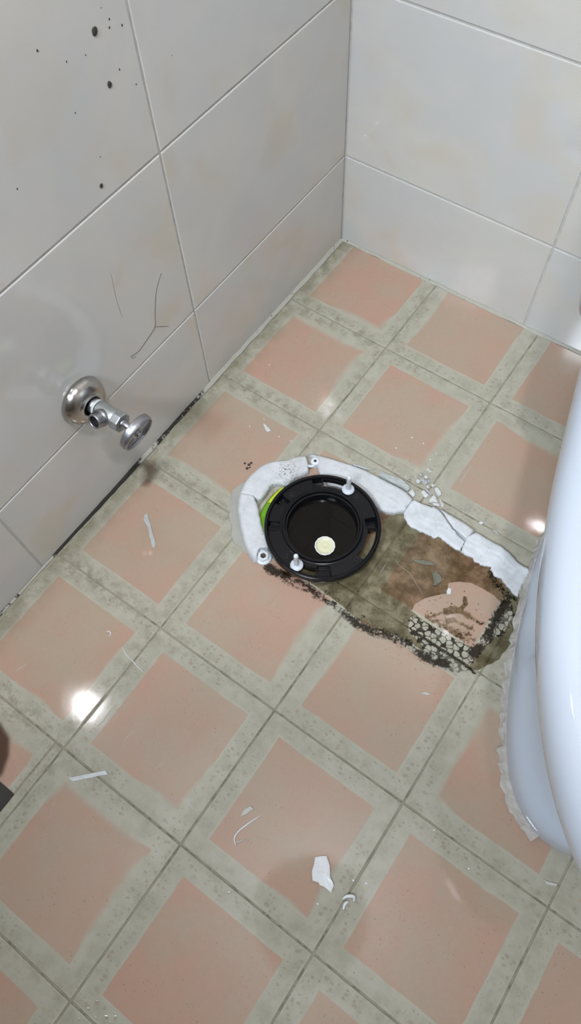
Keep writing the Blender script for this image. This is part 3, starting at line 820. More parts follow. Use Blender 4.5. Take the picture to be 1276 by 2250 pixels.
# the slots are cut through: give their edges a wall
me = mesh('ring', v, f)
bm = bmesh.new(); bm.from_mesh(me)
bmesh.ops.delete(bm, geom=[q for q in bm.verts if not q.link_faces], context='VERTS')
ed = [e for e in bm.edges if e.is_boundary and 0.060 < (e.verts[0].co.xy.length + e.verts[1].co.xy.length) / 2 < 0.080]
ext = bmesh.ops.extrude_edge_only(bm, edges=ed)
for q in ext['geom']:
    if isinstance(q, bmesh.types.BMVert):
        q.co.z = 0.017
bmesh.ops.recalc_face_normals(bm, faces=bm.faces)
bm.to_mesh(me); bm.free()
rg = link('ring', me, M['black'], flange)
me.polygons.foreach_set('use_smooth', [True] * len(me.polygons))
me.set_sharp_from_angle(angle=math.radians(28))
# underside skirt that carries the ring on the floor
sk = link('socket', mesh('socket', *lathe([(0.050, 0.002), (0.0625, 0.0005), (0.0632, 0.012), (0.0634, 0.024)], 96)), M['black'], flange, True)
link('skirt', mesh('skirt', *lathe([(0.0800, 0.0180), (0.0840, 0.0180), (0.0853, 0.0190), (0.0856, 0.0225)], 120)), M['black'], flange, True)
# screw holes and the ribs that frame each pocket
for a in holes:
    r_ = 0.0706
    o = link('screw_hole', mesh('screw_hole', *lathe([(0.0034, 0.0), (0.0030, 0.0006), (0.0021, 0.0008), (0.0019, -0.001), (0.0001, -0.001)], 20)), M['dark_hole'], flange, True)
    o.location = (r_ * math.cos(math.radians(a)), r_ * math.sin(math.radians(a)), 0.0260)
for lo, hi in pock[:4]:
    for a in (lo - 0.8, hi + 0.8):
        c, s = math.cos(math.radians(a)), math.sin(math.radians(a))
        bv = [(x, y, z) for z in (0.0225, 0.0278) for x, y in ((0.0638, -0.0006), (0.0788, -0.0006), (0.0788, 0.0006), (0.0638, 0.0006))]
        bv = [(x * c - y * s, x * s + y * c, z) for x, y, z in bv]
        link('rib', mesh('rib', bv, [(0, 1, 5, 4), (1, 2, 6, 5), (2, 3, 7, 6), (3, 0, 4, 7), (4, 5, 6, 7)]), M['black'], flange)

wv, wf = lathe([(0.0505, 0.0), (0.030, 0.0), (0.010, 0.0)], 96, close_top=True)
o = link('standing_water', mesh('standing_water', wv, [tuple(reversed(q)) for q in wf]), M['water'])
bm = bmesh.new(); bm.from_mesh(o.data); bmesh.ops.recalc_face_normals(bm, faces=bm.faces)
if sum(q.normal.z for q in bm.faces) < 0:
    bmesh.ops.reverse_faces(bm, faces=bm.faces)
bm.to_mesh(o.data); bm.free()
o.location = (FC[0], FC[1], 0.0125)
tag(o, 'dark still water standing inside the black flange', 'water')

# floating cap
CAPP = (0.3285, -0.5415, 0.0118)
cap = empty('bottle_cap', CAPP)
tag(cap, 'small scalloped white cap with cream inside floating in the dark water', 'cap')
v, f = lathe([(0.0120, -0.002), (0.0146, 0.0005), (0.0153, 0.0030), (0.0151, 0.0040), (0.0138, 0.0040), (0.0129, 0.0024)], 13, close_bottom=True)
link('rim', mesh('rim', v, f), M['cap_rim'], cap)
link('liner', mesh('liner', *lathe([(0.0130, 0.0024), (0.0122, 0.0016), (0.0070, 0.0013), (0.0050, 0.0020), (0.0038, 0.0020), (0.0025, 0.0014), (0.0001, 0.0013)], 36)), M['cap_in'], cap, True)

# closet bolts
def bolt(loc, tilt, label):
    b = empty('closet_bolt', loc, tilt)
    tag(b, label, 'bolt', 'white bolts on the flange')
    link('washer', mesh('washer', *lathe([(0.0001, -0.002), (0.0088, -0.002), (0.0094, -0.001), (0.0094, 0.0006), (0.0086, 0.0014), (0.0060, 0.0020), (0.0034, 0.0026), (0.0030, 0.0030)], 32)), M['washer'], b, True)
    th = [(0.0031, 0.002)]
    for k in range(9):
        z = 0.004 + k * 0.0033
        th += [(0.00330, z), (0.00360, z + 0.0016)]
    th += [(0.0033, 0.0345), (0.0028, 0.0362), (0.0012, 0.0372), (0.0001, 0.0373)]
    link('shaft', mesh('shaft', *lathe(th, 20)), M['white_plastic'], b, True)
def pol(a, r):
    return (FC[0] + r * math.cos(math.radians(a)), FC[1] + r * math.sin(math.radians(a)))
bolt((*pol(91.6, 0.0714), 0.0285), (math.radians(-1), 0, 0), 'white plastic bolt on far side of the black flange, near the cement ridge')
bolt((*pol(-86.2, 0.0723), 0.0285), (math.radians(1), 0, 0), 'white plastic bolt on near side of the black flange, by the hex anchor nut')

# green plastic sleeve in the gap left of the flange
def curved(name, a0, a1, r0, r1, z0, z1, mat, parent=None, seed=1, wav=0.0015):
    v, f = [], []
    n, m_ = 26, 8
    for i in range(n):
        a = math.radians(a0 + (a1 - a0) * i / (n - 1))
        for j in range(m_):
            t_ = j / (m_ - 1)
            r = r0 + (r1 - r0) * t_ + wav * (noise([i * .5], [j * .7], 1.0, seed)[0] - .5)
            z = z0 + (z1 - z0) * t_ + wav * (noise([i * .6 + 9], [j * .6], 1.0, seed)[0] - .5)
            v.append((r * math.cos(a), r * math.sin(a), z))
    for i in range(n - 1):
        for j in range(m_ - 1):
            f.append((i * m_ + j, i * m_ + j + 1, (i + 1) * m_ + j + 1, (i + 1) * m_ + j))
    o = link(name, mesh(name, v, f), mat, parent, True)
    s = o.modifiers.new('t', 'SOLIDIFY'); s.thickness = 0.0012
    return o
sl = empty('green_sleeve', (FC[0], FC[1], 0.0))
tag(sl, 'green plastic sleeve showing in the gap left of the black flange', 'pipe sleeve')
curved('sleeve_wall', 166, 222, 0.0985, 0.078, 0.003, 0.014, M['green'], sl, 2)
yl = curved('sleeve_lip', 163, 184, 0.0960, 0.080, 0.0075, 0.0155, M['yellow'], sl, 5)
yl['label'] = 'bright yellow-green upper lip'
o = curved('plastic_film', 143, 168, 0.0965, 0.078, 0.003, 0.015, M['film_grey'], None, 9, 0.006)
o.location = (FC[0], FC[1], 0)
tag(o, 'crumpled grey clear film wedged between white cement and flange', 'plastic film')

# ------------------------------------------------------------------ cement ridge pieces
def mound(name, outer, inner, hgt, label, wo=0.014, wi=0.005, so=0.15, si=0.45, seed=1, ridge=None, mat='cement', step=0.0026, cat='cement ridge', group=None, jit=0.0003, rough=0.0008, fo=slice(None), fi=slice(None), ijit=None):
    ol = resample(outer, step, jitter=jit)
    il = resample(inner, step, jitter=ijit or jit)
    ring_ = []
    for p in ol + il:
        if not ring_ or math.hypot(p[0] - ring_[-1][0], p[1] - ring_[-1][1]) > step * 0.35:
            ring_.append(p)
    if math.hypot(ring_[0][0] - ring_[-1][0], ring_[0][1] - ring_[-1][1]) < step * 0.35:
        ring_.pop()
    q = np.array(ring_)
    gx, gy = np.meshgrid(np.arange(q[:, 0].min(), q[:, 0].max(), step), np.arange(q[:, 1].min(), q[:, 1].max(), step))
    gx, gy = gx.ravel(), gy.ravel()
    gx = gx + rng.uniform(-.3, .3, gx.shape) * step
    gy = gy + rng.uniform(-.3, .3, gy.shape) * step
    keep = sdf(gx, gy, ring_) > step * 0.5
    pts = [Vector(p) for p in ring_] + [Vector((x, y)) for x, y in zip(gx[keep], gy[keep])]
    nb = len(ring_)
    vv, ee, ff, ov, oe, of = delaunay_2d_cdt(pts, [(i, (i + 1) % nb) for i in range(nb)], [], 1, 1e-6)
    X = np.array([p.x for p in vv]); Y = np.array([p.y for p in vv])
    do, di = seg_dist(X, Y, outer[fo], False), seg_dist(X, Y, inner[fi], False)
    po = so + (1 - so) * np.sqrt(np.clip(1 - (1 - np.clip(do / wo, 0, 1)) ** 2, 0, 1))
    pi_ = si + (1 - si) * np.sqrt(np.clip(1 - (1 - np.clip(di / wi, 0, 1)) ** 2, 0, 1))
    Z = hgt * po * pi_
    if ridge is not None:                             # a step: rounded bead above, thin lip below
        lip, at, soft_ = ridge
        Z = Z * (lip + (1 - lip) * sstep(at - soft_, at + soft_, di + 0.004 * (noise(X, Y, 60, seed + 4) - 0.5)))
    Z = Z + rough * (noise(X, Y, 90, seed, 3) - 0.5) * 2 * np.clip(np.minimum(do, di) / 0.004, 0.15, 1) + 0.0003 * (noise(X, Y, 400, seed + 2, 2) - 0.5)
    Z = Z + 0.0011 * (noise(do * 1000, X * 40, 0.55, seed + 11, 2) - 0.5) * np.clip(np.minimum(do, di) / 0.003, 0, 1)
    Z = np.maximum(Z, 0.0012)
    n = len(vv)
    verts = [(x, y, z) for x, y, z in zip(X, Y, Z)]
    faces = [tuple(t_) for t_ in ff]
    cnt = {}
    for t_ in faces:
        for a, b in zip(t_, t_[1:] + t_[:1]):
            cnt[(a, b)] = 1
    base = {}
    def low(i):
        if i not in base:
            base[i] = len(verts)
            verts.append((X[i], Y[i], 0.0002))
        return base[i]
    ntop = len(faces)
    for a, b in list(cnt):
        if (b, a) not in cnt:
            faces.append((b, a, low(a), low(b)))
    me = mesh(name, verts, faces)
    me.polygons.foreach_set('use_smooth', [i < ntop for i in range(len(me.polygons))])
    o = link(name, me, M[mat])
    tag(o, label, cat, group)
    return o
CR = 'broken pieces of the white cement ridge'
mound('cement_ridge', P('a1_o'), P('a1_i'), 0.014, 'left curved arm of white cement ridge ending at the hex anchor nut', wo=0.008, wi=0.003, so=0.12, si=0.6, seed=1, fi=slice(1, 8), group=CR)
mound('cement_ridge', P('a2_o'), P('a2_i'), 0.013, 'curved white cement ridge with black mould spots behind the flange', wo=0.008, wi=0.004, so=0.12, si=0.4, seed=2, fi=slice(1, -1), ijit=0.0007, group=CR, rough=0.0012)
mound('cement_ridge', P('b_o'), P('b_i'), 0.011, 'long white cement ridge piece under the far rim of the flange', wo=0.006, wi=0.004, so=0.3, si=0.35, seed=3, fi=slice(2, None), ijit=0.0006, group=CR)
mound('cement_ridge', P('d_o'), P('d_i'), 0.011, 'bright white cracked cement piece right of the flange with ragged lower edge', wo=0.005, wi=0.003, so=0.45, si=0.3, seed=4, ridge=(0.42, 0.017, 0.0035), fo=slice(0, 5), fi=slice(0, -1), ijit=0.0012, group=CR)
mound('cement_ridge', P('e_o'), P('e_i'), 0.012, 'narrow white cement wedge split off along a dark crack', wo=0.005, wi=0.001, so=0.4, si=0.9, seed=5, group=CR)
mound('cement_ridge', P('f_o'), P('f_i'), 0.012, 'white cement ridge piece whose end touches the toilet foot', wo=0.005, wi=0.003, so=0.45, si=0.3, seed=6, ridge=(0.36, 0.019, 0.0032), fi=slice(1, -2), ijit=0.0012, group=CR)

# ------------------------------------------------------------------ chips, crumbs and shreds
def chip(name, key, thick, mat, label, cat='chip', group=None, z=0.0003, curl=0.0, seed=1, jit=0.0003):
    pl = P(key)
    ring_ = resample(pl, 0.003, True, jit)
    c = np.mean(np.array(ring_), 0)
    n = len(ring_)
    v, f = [], []
    span = max(math.hypot(x - c[0], y - c[1]) for x, y in ring_)
    def zz(x, y):
        return z + curl * ((x - c[0]) * 0.7 + (y - c[1]) * 0.7) ** 2 / span ** 2
    for x, y in ring_:
        v.append((x, y, zz(x, y)))
    for x, y in ring_:
        v.append((x, y, zz(x, y) + thick * 0.75))
    for x, y in ring_:
        v.append((c[0] + (x - c[0]) * 0.88, c[1] + (y - c[1]) * 0.88, zz(x, y) + thick * random.uniform(0.9, 1.15)))
    v.append((c[0], c[1], z + thick * 1.1))
    for i in range(n):
        j = (i + 1) % n
        f.append((i, j, n + j, n + i)); f.append((n + i, n + j, 2 * n + j, 2 * n + i)); f.append((2 * n + i, 2 * n + j, 3 * n))
    f.append(tuple(reversed(range(n))))
    me = mesh(name, v, f)
    bm = bmesh.new(); bm.from_mesh(me); bmesh.ops.recalc_face_normals(bm, faces=bm.faces); bm.to_mesh(me); bm.free()
    o = link(name, me, M[mat])
    return tag(o, label, cat, group)
CG = 'broken caulk chips by the cement ridge'
chip('caulk_slab', 'slab', 0.006, 'chip_grey', 'long thin grey slab flaked off the outer edge of cement ridge', group=CG)
chip('caulk_sliver', 'sliver', 0.003, 'chip_grey', 'thin grey sliver lying along the far edge of cement ridge', group=CG)
chip('caulk_chip', 'chip_tri', 0.004, 'chip', 'triangular white chip at the end of the long grey slab', group=CG)
chip('caulk_chip', 'chip_hex', 0.0022, 'chip', 'flat oval pale chip beside the narrow strip chip', group=CG)
chip('caulk_chip', 'chip_strip', 0.003, 'chip_grey', 'narrow straight grey strip chip next to the oval chip', group=CG)
chip('caulk_chip', 'chip_big', 0.0035, 'chip', 'large smooth six-sided pale chip right of the crumb heap', group=CG)
chip('caulk_chip', 'chip_flake', 0.003, 'chip', 'jagged pointed white flake chip just above the cracked cement piece', group=CG)
chip('caulk_chip', 'chip_low', 0.002, 'chip', 'flat white chip lying below the jagged pointed flake', group=CG, z=0.0006)
chip('caulk_chip', 'chip_sliver', 0.002, 'silicone_dull', 'dull slanting sliver below the large six-sided chip', group=CG)
chip('caulk_chip', 'chip_tan', 0.003, 'tan', 'tan sliver lying on the edge of the cement wedge', group=CG, z=0.001)
chip('caulk_chip', 'chip_square', 0.0025, 'chip', 'small squarish pale chip beyond the right cement ridge', group=CG)
chip('silicone_flake', 'flake_big', 0.0022, 'silicone', 'largest bright white torn flake on the near tile', 'flake', curl=0.003)
chip('silicone_flake', 'flake_small', 0.0012, 'silicone_dull', 'small translucent leaf-shaped flake above the thin hooked curl', 'flake', curl=0.001)
chip('silicone_strip', 'strip_left', 0.0020, 'chip', 'straight white strip lying across the joint at lower left', 'strip')
chip('silicone_strip', 'strip_mid', 0.0010, 'chip_grey', 'crooked white caulk streak on the tile below the valve', 'strip')
chip('silicone_flake', 'shard_tile', 0.0014, 'chip', 'pointed white shard on the tile behind the flange', 'flake')
chip('silicone_flake', 'shard_right', 0.0014, 'silicone_dull', 'bent whitish flake on the joint below the toilet', 'flake')
chip('silicone_flake', 'shard_lower', 0.0010, 'silicone_dull', 'thin pale shard on the tile below the grimy stain', 'flake')
chip('silicone_flake', 'sliver_wet', 0.0012, 'wet', 'long clear sliver lying in the brown puddle', 'flake', z=0.0009)
chip('silicone_flake', 'chip_wet', 0.0030, 'wet', 'standing clear chip with white edge in the brown puddle', 'flake', z=0.0009, curl=0.002)
chip('silicone_flake', 'chip_wet2', 0.0016, 'chip', 'tiny pale square chip at the edge of the lighter patch in the puddle', 'flake', z=0.0009)
chip('silicone_flake', 'sliver_wet2', 0.0010, 'wet', 'narrow glassy sliver in the puddle right beside the flange', 'flake', z=0.0009)

def crumb(name, x, y, r, mat, label, cat, group, seed, flat=0.7, z=0.0):
    bm = bmesh.new()
    bmesh.ops.create_icosphere(bm, subdivisions=1, radius=r)
    rr = random.Random(seed)
    for q in bm.verts:
        q.co *= rr.uniform(0.72, 1.18)
        q.co.z *= flat
    lo = min(q.co.z for q in bm.verts)
    for q in bm.verts:
        q.co.z -= lo
    me = bpy.data.meshes.new(name)
    bm.to_mesh(me); bm.free()
    o = link(name, me, M[mat])
    o.location = (x, y, z)
    o.rotation_euler = (0, 0, rr.uniform(0, 6))
    return tag(o, label, cat, group)
for i, (x, y, r) in enumerate(D['crumbs']):
    crumb('caulk_crumb', x / 1000, y / 1000, r / 1000 * 0.85, 'chip' if i % 3 else 'chip_grey', 'small white caulk crumb in the heap beyond the cement ridge', 'crumb', 'heap of white caulk crumbs', 40 + i)
x, y = D['stone'][0]
crumb('grit_stone', x / 1000, y / 1000, 0.0032, 'stone', 'brownish grit stone left of the white crumb heap', 'stone', None, 90)
DOTS = [('tiny white crumb lying near the largest torn flake', 'tiny crumbs near the torn flake', range(0, 4)),
        ('tiny white crumb on the tile between valve and flange', 'tiny crumbs on the tile behind the flange', range(4, 9)),
        ('tiny white crumb on the near tiles below the toilet foot', 'tiny crumbs below the toilet', range(9, 11)),
        ('tiny white crumb on the tile just beyond the crumb heap', 'tiny crumbs beyond the crumb heap', range(11, 99))]
for i, (x, y) in enumerate(D['dots']):
    lab, grp = next((a, b) for a, b, r in DOTS if i in r)
    crumb('white_dot', x / 1000, y / 1000, 0.0013 if i > 3 else 0.0016, 'silicone', lab, 'crumb', grp, 120 + i, 0.5, 0.0003)
for i, (x, y) in enumerate(D['mud']):
    crumb('mud_crumb', x / 1000, y / 1000, 0.0028 - 0.0003 * i, 'mud', 'dark mud crumb on the tile left of the cement ridge', 'crumb', 'clump of mud crumbs', 150 + i, 0.45, 0.0002)

def fibre(name, key, r, mat, label, cat='fibre', z=0.0, lift=0.0):
    pl = P(key)
    n = len(pl)
    pts = [(x, y, r * 0.7 + z + lift * math.sin(math.pi * i / (n - 1))) for i, (x, y) in enumerate(pl)]
    v, f = tube(pts, r, 6)
    return tag(link(name, mesh(name, v, f), M[mat], smooth=True), label, cat)
fibre('silicone_curl', 'curl_top', 0.0022, 'silicone', 'bright white bent curl, upper one right of the torn flake', 'curl', lift=0.002)
fibre('silicone_curl', 'curl_low', 0.0020, 'silicone', 'bright white stub just below the bent curl', 'curl')
fibre('silicone_curl', 'curl_thin', 0.0011, 'silicone', 'thin translucent hooked curl below the leaf-shaped flake', 'curl')
fibre('silicone_curl', 'curl_hook', 0.0010, 'silicone_dull', 'short faint hook at the end of the thin curl', 'curl')
fibre('silicone_curl', 'arc_mid', 0.0008, 'silicone', 'tiny white crescent shred on the tile left of the joint crossing', 'curl')
fibre('silicone_thread', 'fiber_joint', 0.0007, 'silicone', 'white thread curving over the joint below the crescent shred', 'thread')
fibre('silicone_thread', 'fiber_a', 0.0004, 'silicone_dull', 'wavy pale thread on the tile right of the lamp reflection', 'thread')
fibre('silicone_thread', 'fiber_b', 0.0003, 'silicone_dull', 'short faint thread below the wavy pale thread', 'thread')
fibre('silicone_thread', 'fiber_c', 0.0005, 'silicone_dull', 'dark edged thread running out of the lamp reflection', 'thread')
fibre('silicone_thread', 'fiber_d', 0.0004, 'silicone_dull', 'short upright thread on the tile below the white strip', 'thread')
fibre('silicone_thread', 'fiber_e', 0.0004, 'silicone_dull', 'short pale thread near the left edge above the lamp reflection', 'thread')
fibre('silicone_thread', 'fiber_f', 0.0003, 'silicone_dull', 'faint short thread at the lower side of the large left tile', 'thread')
fibre('silicone_thread', 'fiber_g', 0.0005, 'silicone_dull', 'straight pale thread on the tile beyond the crumb heap', 'thread')
fibre('silicone_thread', 'fiber_h', 0.0004, 'tan', 'long curved thread lying in the brown puddle', 'thread', z=0.0008)
fibre('caulk_twig', 'twig', 0.0009, 'tan', 'tan twig-like shred beyond the crack of the right cement ridge', 'shred')
fibre('caulk_twig', 'twig_low', 0.0007, 'tan', 'short tan twig below the slanting sliver', 'shred')
for key, lab in (('tuft1', 'fluffy pale shred tuft beyond the cement wedge'), ('tuft2', 'fluffy pale shred tuft beyond the right cement ridge')):
    x, y = D[key][0]
    v, f = [], []
    rr = random.Random(len(lab))
    for k in range(9):
        a, L = rr.uniform(0, 6.28), rr.uniform(0.004, 0.009)
        px, py = x / 1000 + rr.uniform(-.004, .004), y / 1000 + rr.uniform(-.003, .003)
        tv, tf = tube([(px, py, 0.0006), (px + L * .5 * math.cos(a), py + L * .5 * math.sin(a), 0.002), (px + L * math.cos(a + .5), py + L * math.sin(a + .5), 0.0006)], 0.0006, 5)
        b = len(v)
        v += tv
        f += [tuple(i + b for i in q) for q in tf]
    o = link('shred_tuft', mesh('shred_tuft', v, f), M['silicone_dull'], smooth=True)
    tag(o, lab, 'shreds', None, 'stuff')

# ------------------------------------------------------------------ anchor nut and plug set into the ridge
NUT = (0.2615, -0.6035)
nut = empty('anchor_nut', (NUT[0], NUT[1], 0.0))
tag(nut, 'white plastic hex anchor nut at the near end of left cement arm', 'nut')
link('washer', mesh('washer', *lathe([(0.0095, 0.0003), (0.0120, 0.0008), (0.0124, 0.003), (0.0112, 0.0046), (0.0085, 0.0052), (0.005, 0.0052)], 36)), M['white_plastic'], nut, True)
link('hex', mesh('hex', *lathe([(0.0092, 0.005), (0.0092, 0.0085), (0.0080, 0.0098), (0.0048, 0.0098), (0.0044, 0.0086), (0.0044, 0.005)], 6)), M['white_plastic'], nut)
link('screw_end', mesh('screw_end', *lathe([(0.0044, 0.006), (0.0042, 0.0082), (0.0030, 0.0088), (0.0026, 0.0076), (0.0001, 0.0074)], 20)), M['rusty'], nut, True)
plug = empty('anchor_plug', (0.2350, -0.4300, 0.0))
tag(plug, 'small white plastic plug with a hole between two cement pieces', 'plug')
link('head', mesh('head', *lathe([(0.0068, 0.0003), (0.0072, 0.010), (0.0068, 0.0125), (0.0050, 0.0134), (0.0022, 0.0134), (0.0018, 0.0115), (0.0001, 0.0112)], 28)), M['white_plastic'], plug, True)
o = link('hole', mesh('hole', *lathe([(0.0021, 0.0), (0.0019, 0.0005), (0.0001, 0.0005)], 16)), M['dark_hole'], plug, True)
o.location = (0, 0, 0.0132)
v, f = tube([(0.003, -0.005, 0.0105), (0.001, -0.009, 0.0100), (-0.006, -0.012, 0.0092), (-0.012, -0.0105, 0.0085)], 0.0022, 8)
link('tab', mesh('tab', v, f), M['white_plastic'], plug, True)

# ------------------------------------------------------------------ stop valve on the left wall
VY, VZ = -0.621, 0.217
valve = empty('stop_valve', (0.0, VY, VZ))
tag(valve, 'grey metal angle stop valve with round handle on the left wall', 'valve')
def vx(name, profile, n=40, mat='brass', x=0.0, dy=0.0, dz=0.0, smooth=True, parent=valve, Mx=AXIS_X):
    v, f = lathe(profile, n)
    v = xform(v, Matrix.Translation((x, dy, dz)) @ Mx)
    return link(name, mesh(name, v, f), M[mat], parent, smooth)
vx('escutcheon', [(0.0335, 0.0), (0.0345, 0.002), (0.0340, 0.006), (0.0315, 0.0115), (0.027, 0.0165), (0.021, 0.0200), (0.0155, 0.0212), (0.0135, 0.0200), (0.0125, 0.0160)], 56, 'steel', dy=-0.003, dz=0.001)
vx('pipe', [(0.0098, 0.006), (0.0098, 0.030)], 28, 'dark_hole')
vx('nipple', [(0.0104, 0.017), (0.0108, 0.019), (0.0108, 0.0245), (0.0100, 0.0250)], 32, 'chrome')
vx('thread_tape', [(0.0103, 0.0240), (0.0112, 0.0245), (0.0113, 0.0270), (0.0110, 0.0285), (0.0102, 0.0290)], 32, 'tape')
vx('valve_body', [(0.0100, 0.0280), (0.0118, 0.0285), (0.0122, 0.0310), (0.0122, 0.0520), (0.0112, 0.0560), (0.0104, 0.0575), (0.0104, 0.0590)], 40, 'brass')
hx = vx('bonnet_nut', [(0.0100, 0.0570), (0.0136, 0.0580), (0.0140, 0.0590), (0.0140, 0.0680), (0.0130, 0.0695), (0.0070, 0.0700), (0.0060, 0.0690)], 8, 'brass', smooth=False)
vx('stem', [(0.0058, 0.0680), (0.0058, 0.0715), (0.0042, 0.0720), (0.0042, 0.0880)], 20, 'chrome')
od = Vector((0.0, -0.92, 0.39)).normalized()
OM = od.to_track_quat('Z', 'Y').to_matrix().to_4x4()
def ov(name, profile, mat, n=32, smooth=True):
    v, f = lathe(profile, n)
    v = xform(v, Matrix.Translation((0.0435, 0, 0)) @ OM)
    return link(name, mesh(name, v, f), M[mat], valve, smooth)
thr = [(0.0095, 0.004), (0.0118, 0.0105), (0.0118, 0.0135), (0.0105, 0.0140)]
for k in range(5):
    z = 0.0142 + k * 0.0019
    thr += [(0.0100, z), (0.0106, z + 0.0009)]
thr += [(0.0100, 0.0240), (0.0096, 0.0246), (0.0080, 0.0246), (0.0078, 0.0230), (0.0078, 0.0100), (0.0001, 0.0100)]
out_ = ov('outlet', thr, 'chrome')
ov('bore', [(0.0077, 0.0220), (0.0077, 0.0105), (0.0001, 0.0104)], 'dark_hole')
WM = Matrix.Rotation(math.radians(90 + 15), 4, 'Y')
wheel_v, wheel_f = lathe([(0.0205, -0.0050), (0.0240, -0.0056), (0.0260, -0.0044), (0.0264, 0.0), (0.0260, 0.0044), (0.0250, 0.0056), (0.0236, 0.0054), (0.0228, 0.0022), (0.0150, 0.0012), (0.0075, 0.0022), (0.0060, 0.0042), (0.0001, 0.0044)], 72)
wheel_v = [((r_[0] * (1 + (0.003 if (i % 72) % 2 else -0.003) * (1 if math.hypot(r_[0], r_[1]) > 0.0255 else 0)), r_[1] * (1 + (0.003 if (i % 72) % 2 else -0.003) * (1 if math.hypot(r_[0], r_[1]) > 0.0255 else 0)), r_[2]) if True else r_) for i, r_ in enumerate(wheel_v)]
TW = Matrix.Translation((0.0915, 0.0, -0.001)) @ WM
wheel = link('handwheel', mesh('handwheel', xform(wheel_v, TW), wheel_f), M['chrome'], valve, True)
wheel.data.set_sharp_from_angle(angle=math.radians(35))
bk, bf = lathe([(0.0205, -0.0042), (0.0190, -0.0010), (0.0080, -0.0018), (0.0062, -0.0062), (0.0001, -0.0064)], 48)
link('wheel_back', mesh('wheel_back', xform(bk, TW), bf), M['chrome'], valve, True)
for k in range(5):                                    # raised ribs on the wheel face
    a = 2 * math.pi * k / 5 + 0.3
    c, s = math.cos(a), math.sin(a)
    rv = [(x * c - y * s, x * s + y * c, z) for z, g_ in ((0.0012, 1.0), (0.0028, 0.5)) for x, y in ((0.0058, -0.0020 * g_), (0.0226, -0.0026 * g_), (0.0226, 0.0026 * g_), (0.0058, 0.0020 * g_))]
    link('spoke', mesh('spoke', xform(rv, TW), [(0, 1, 5, 4), (1, 2, 6, 5), (2, 3, 7, 6), (3, 0, 4, 7), (4, 5, 6, 7)]), M['chrome'], wheel)
sv, sf = lathe([(0.0042, 0.0040), (0.0044, 0.0058), (0.0030, 0.0070), (0.0001, 0.0073)], 16)
link('screw', mesh('screw', xform(sv, TW), sf), M['chrome'], wheel, True)

# ------------------------------------------------------------------ hairs and specks on the left wall
def wall_tube(name, keys, r, label, cat):
    v, f = [], []
    for key in keys:
        tv, tf = tube([(r * 0.6, y / 1000, z / 1000) for y, z in D[key]], r, 5, True)
        b = len(v)
        v += tv
        f += [tuple(i + b for i in q) for q in tf]
    return tag(link(name, mesh(name, v, f), M['hair'], smooth=True), label, cat)
wall_tube('hair', ['hair', 'hair2'], 0.00032, 'long dark forked hair stuck on the left wall above the joint', 'hair')
wall_tube('hair', ['hair3'], 0.00014, 'short faint hair on the left wall above the valve', 'hair')
for i, (y, z) in enumerate(D['specks']):
    r = [0.0036, 0.0030, 0.0024][i] if i < 3 else random.uniform(0.0006, 0.0013)
    bm = bmesh.new()
    bmesh.ops.create_icosphere(bm, subdivisions=2 if i < 3 else 1, radius=r)
    for q in bm.verts:
        q.co *= random.uniform(0.85, 1.1) if i < 3 else random.uniform(0.6, 1.2)
        q.co.x *= 0.30
        q.co.z *= 1.15
    me = bpy.data.meshes.new('dirt_speck'); bm.to_mesh(me); bm.free()
    o = link('dirt_speck', me, M['speck'], smooth=True)
    o.location = (r * 0.2, y / 1000, z / 1000)
    lab = ['largest dark dirt lump, topmost on the left wall', 'oval dark dirt lump below the largest one on left wall', 'round dark dirt lump just above the middle wall joint'][i] if i < 3 else 'tiny dark dirt speck on the left wall tiles'
    tag(o, lab, 'dirt speck', 'tiny dirt specks on the left wall' if i >= 3 else None)

# ------------------------------------------------------------------ floor drain at the left edge
drain = empty('floor_drain', ((DR[0] + DR[1]) / 2, (DR[2] + DR[3]) / 2, 0.0))
tag(drain, 'square steel floor drain in a grimy dark frame at left edge', 'floor drain')
hw = (DR[1] - DR[0]) / 2
def frame(name, o_, i_, z0, z1, mat):
    v, f = [], []
    for r, z in ((o_, z0), (o_, z1), (i_, z1), (i_, z0)):
        v += [(-r, -r, z), (r, -r, z), (r, r, z), (-r, r, z)]
    for L in range(4):
        L2 = (L + 1) % 4
        for k in range(4):
            k2 = (k + 1) % 4
            f.append((L * 4 + k, L * 4 + k2, L2 * 4 + k2, L2 * 4 + k))
    me = mesh(name, v, f)
    bm = bmesh.new(); bm.from_mesh(me); bmesh.ops.recalc_face_normals(bm, faces=bm.faces); bm.to_mesh(me); bm.free()
    return link(name, me, M[mat], drain)
frame('frame', hw, hw - 0.0125, -0.0012, 0.0006, 'drain_dark')
frame('cover_edge', hw - 0.0128, hw - 0.016, -0.0012, 0.0016, 'drain_steel')
sl_ = hw - 0.016
v = [(-sl_, -sl_, 0.0), (sl_, -sl_, 0.0), (sl_, sl_, 0.0), (-sl_, sl_, 0.0)]
link('cover', mesh('cover', [(x, y, 0.0010) for x, y, z in v], [(0, 1, 2, 3)]), M['drain_steel'], drain)
for i in range(6):
    for j in range(2):
        x0, y0 = -0.055 + i * 0.022, -0.055 + j * 0.058
        bv = [(x0 - .003, y0, .0012), (x0 + .003, y0, .0012), (x0 + .003, y0 + .05, .0012), (x0 - .003, y0 + .05, .0012)]
        link('slot', mesh('slot', bv, [(0, 1, 2, 3)]), M['dark_hole'], drain)

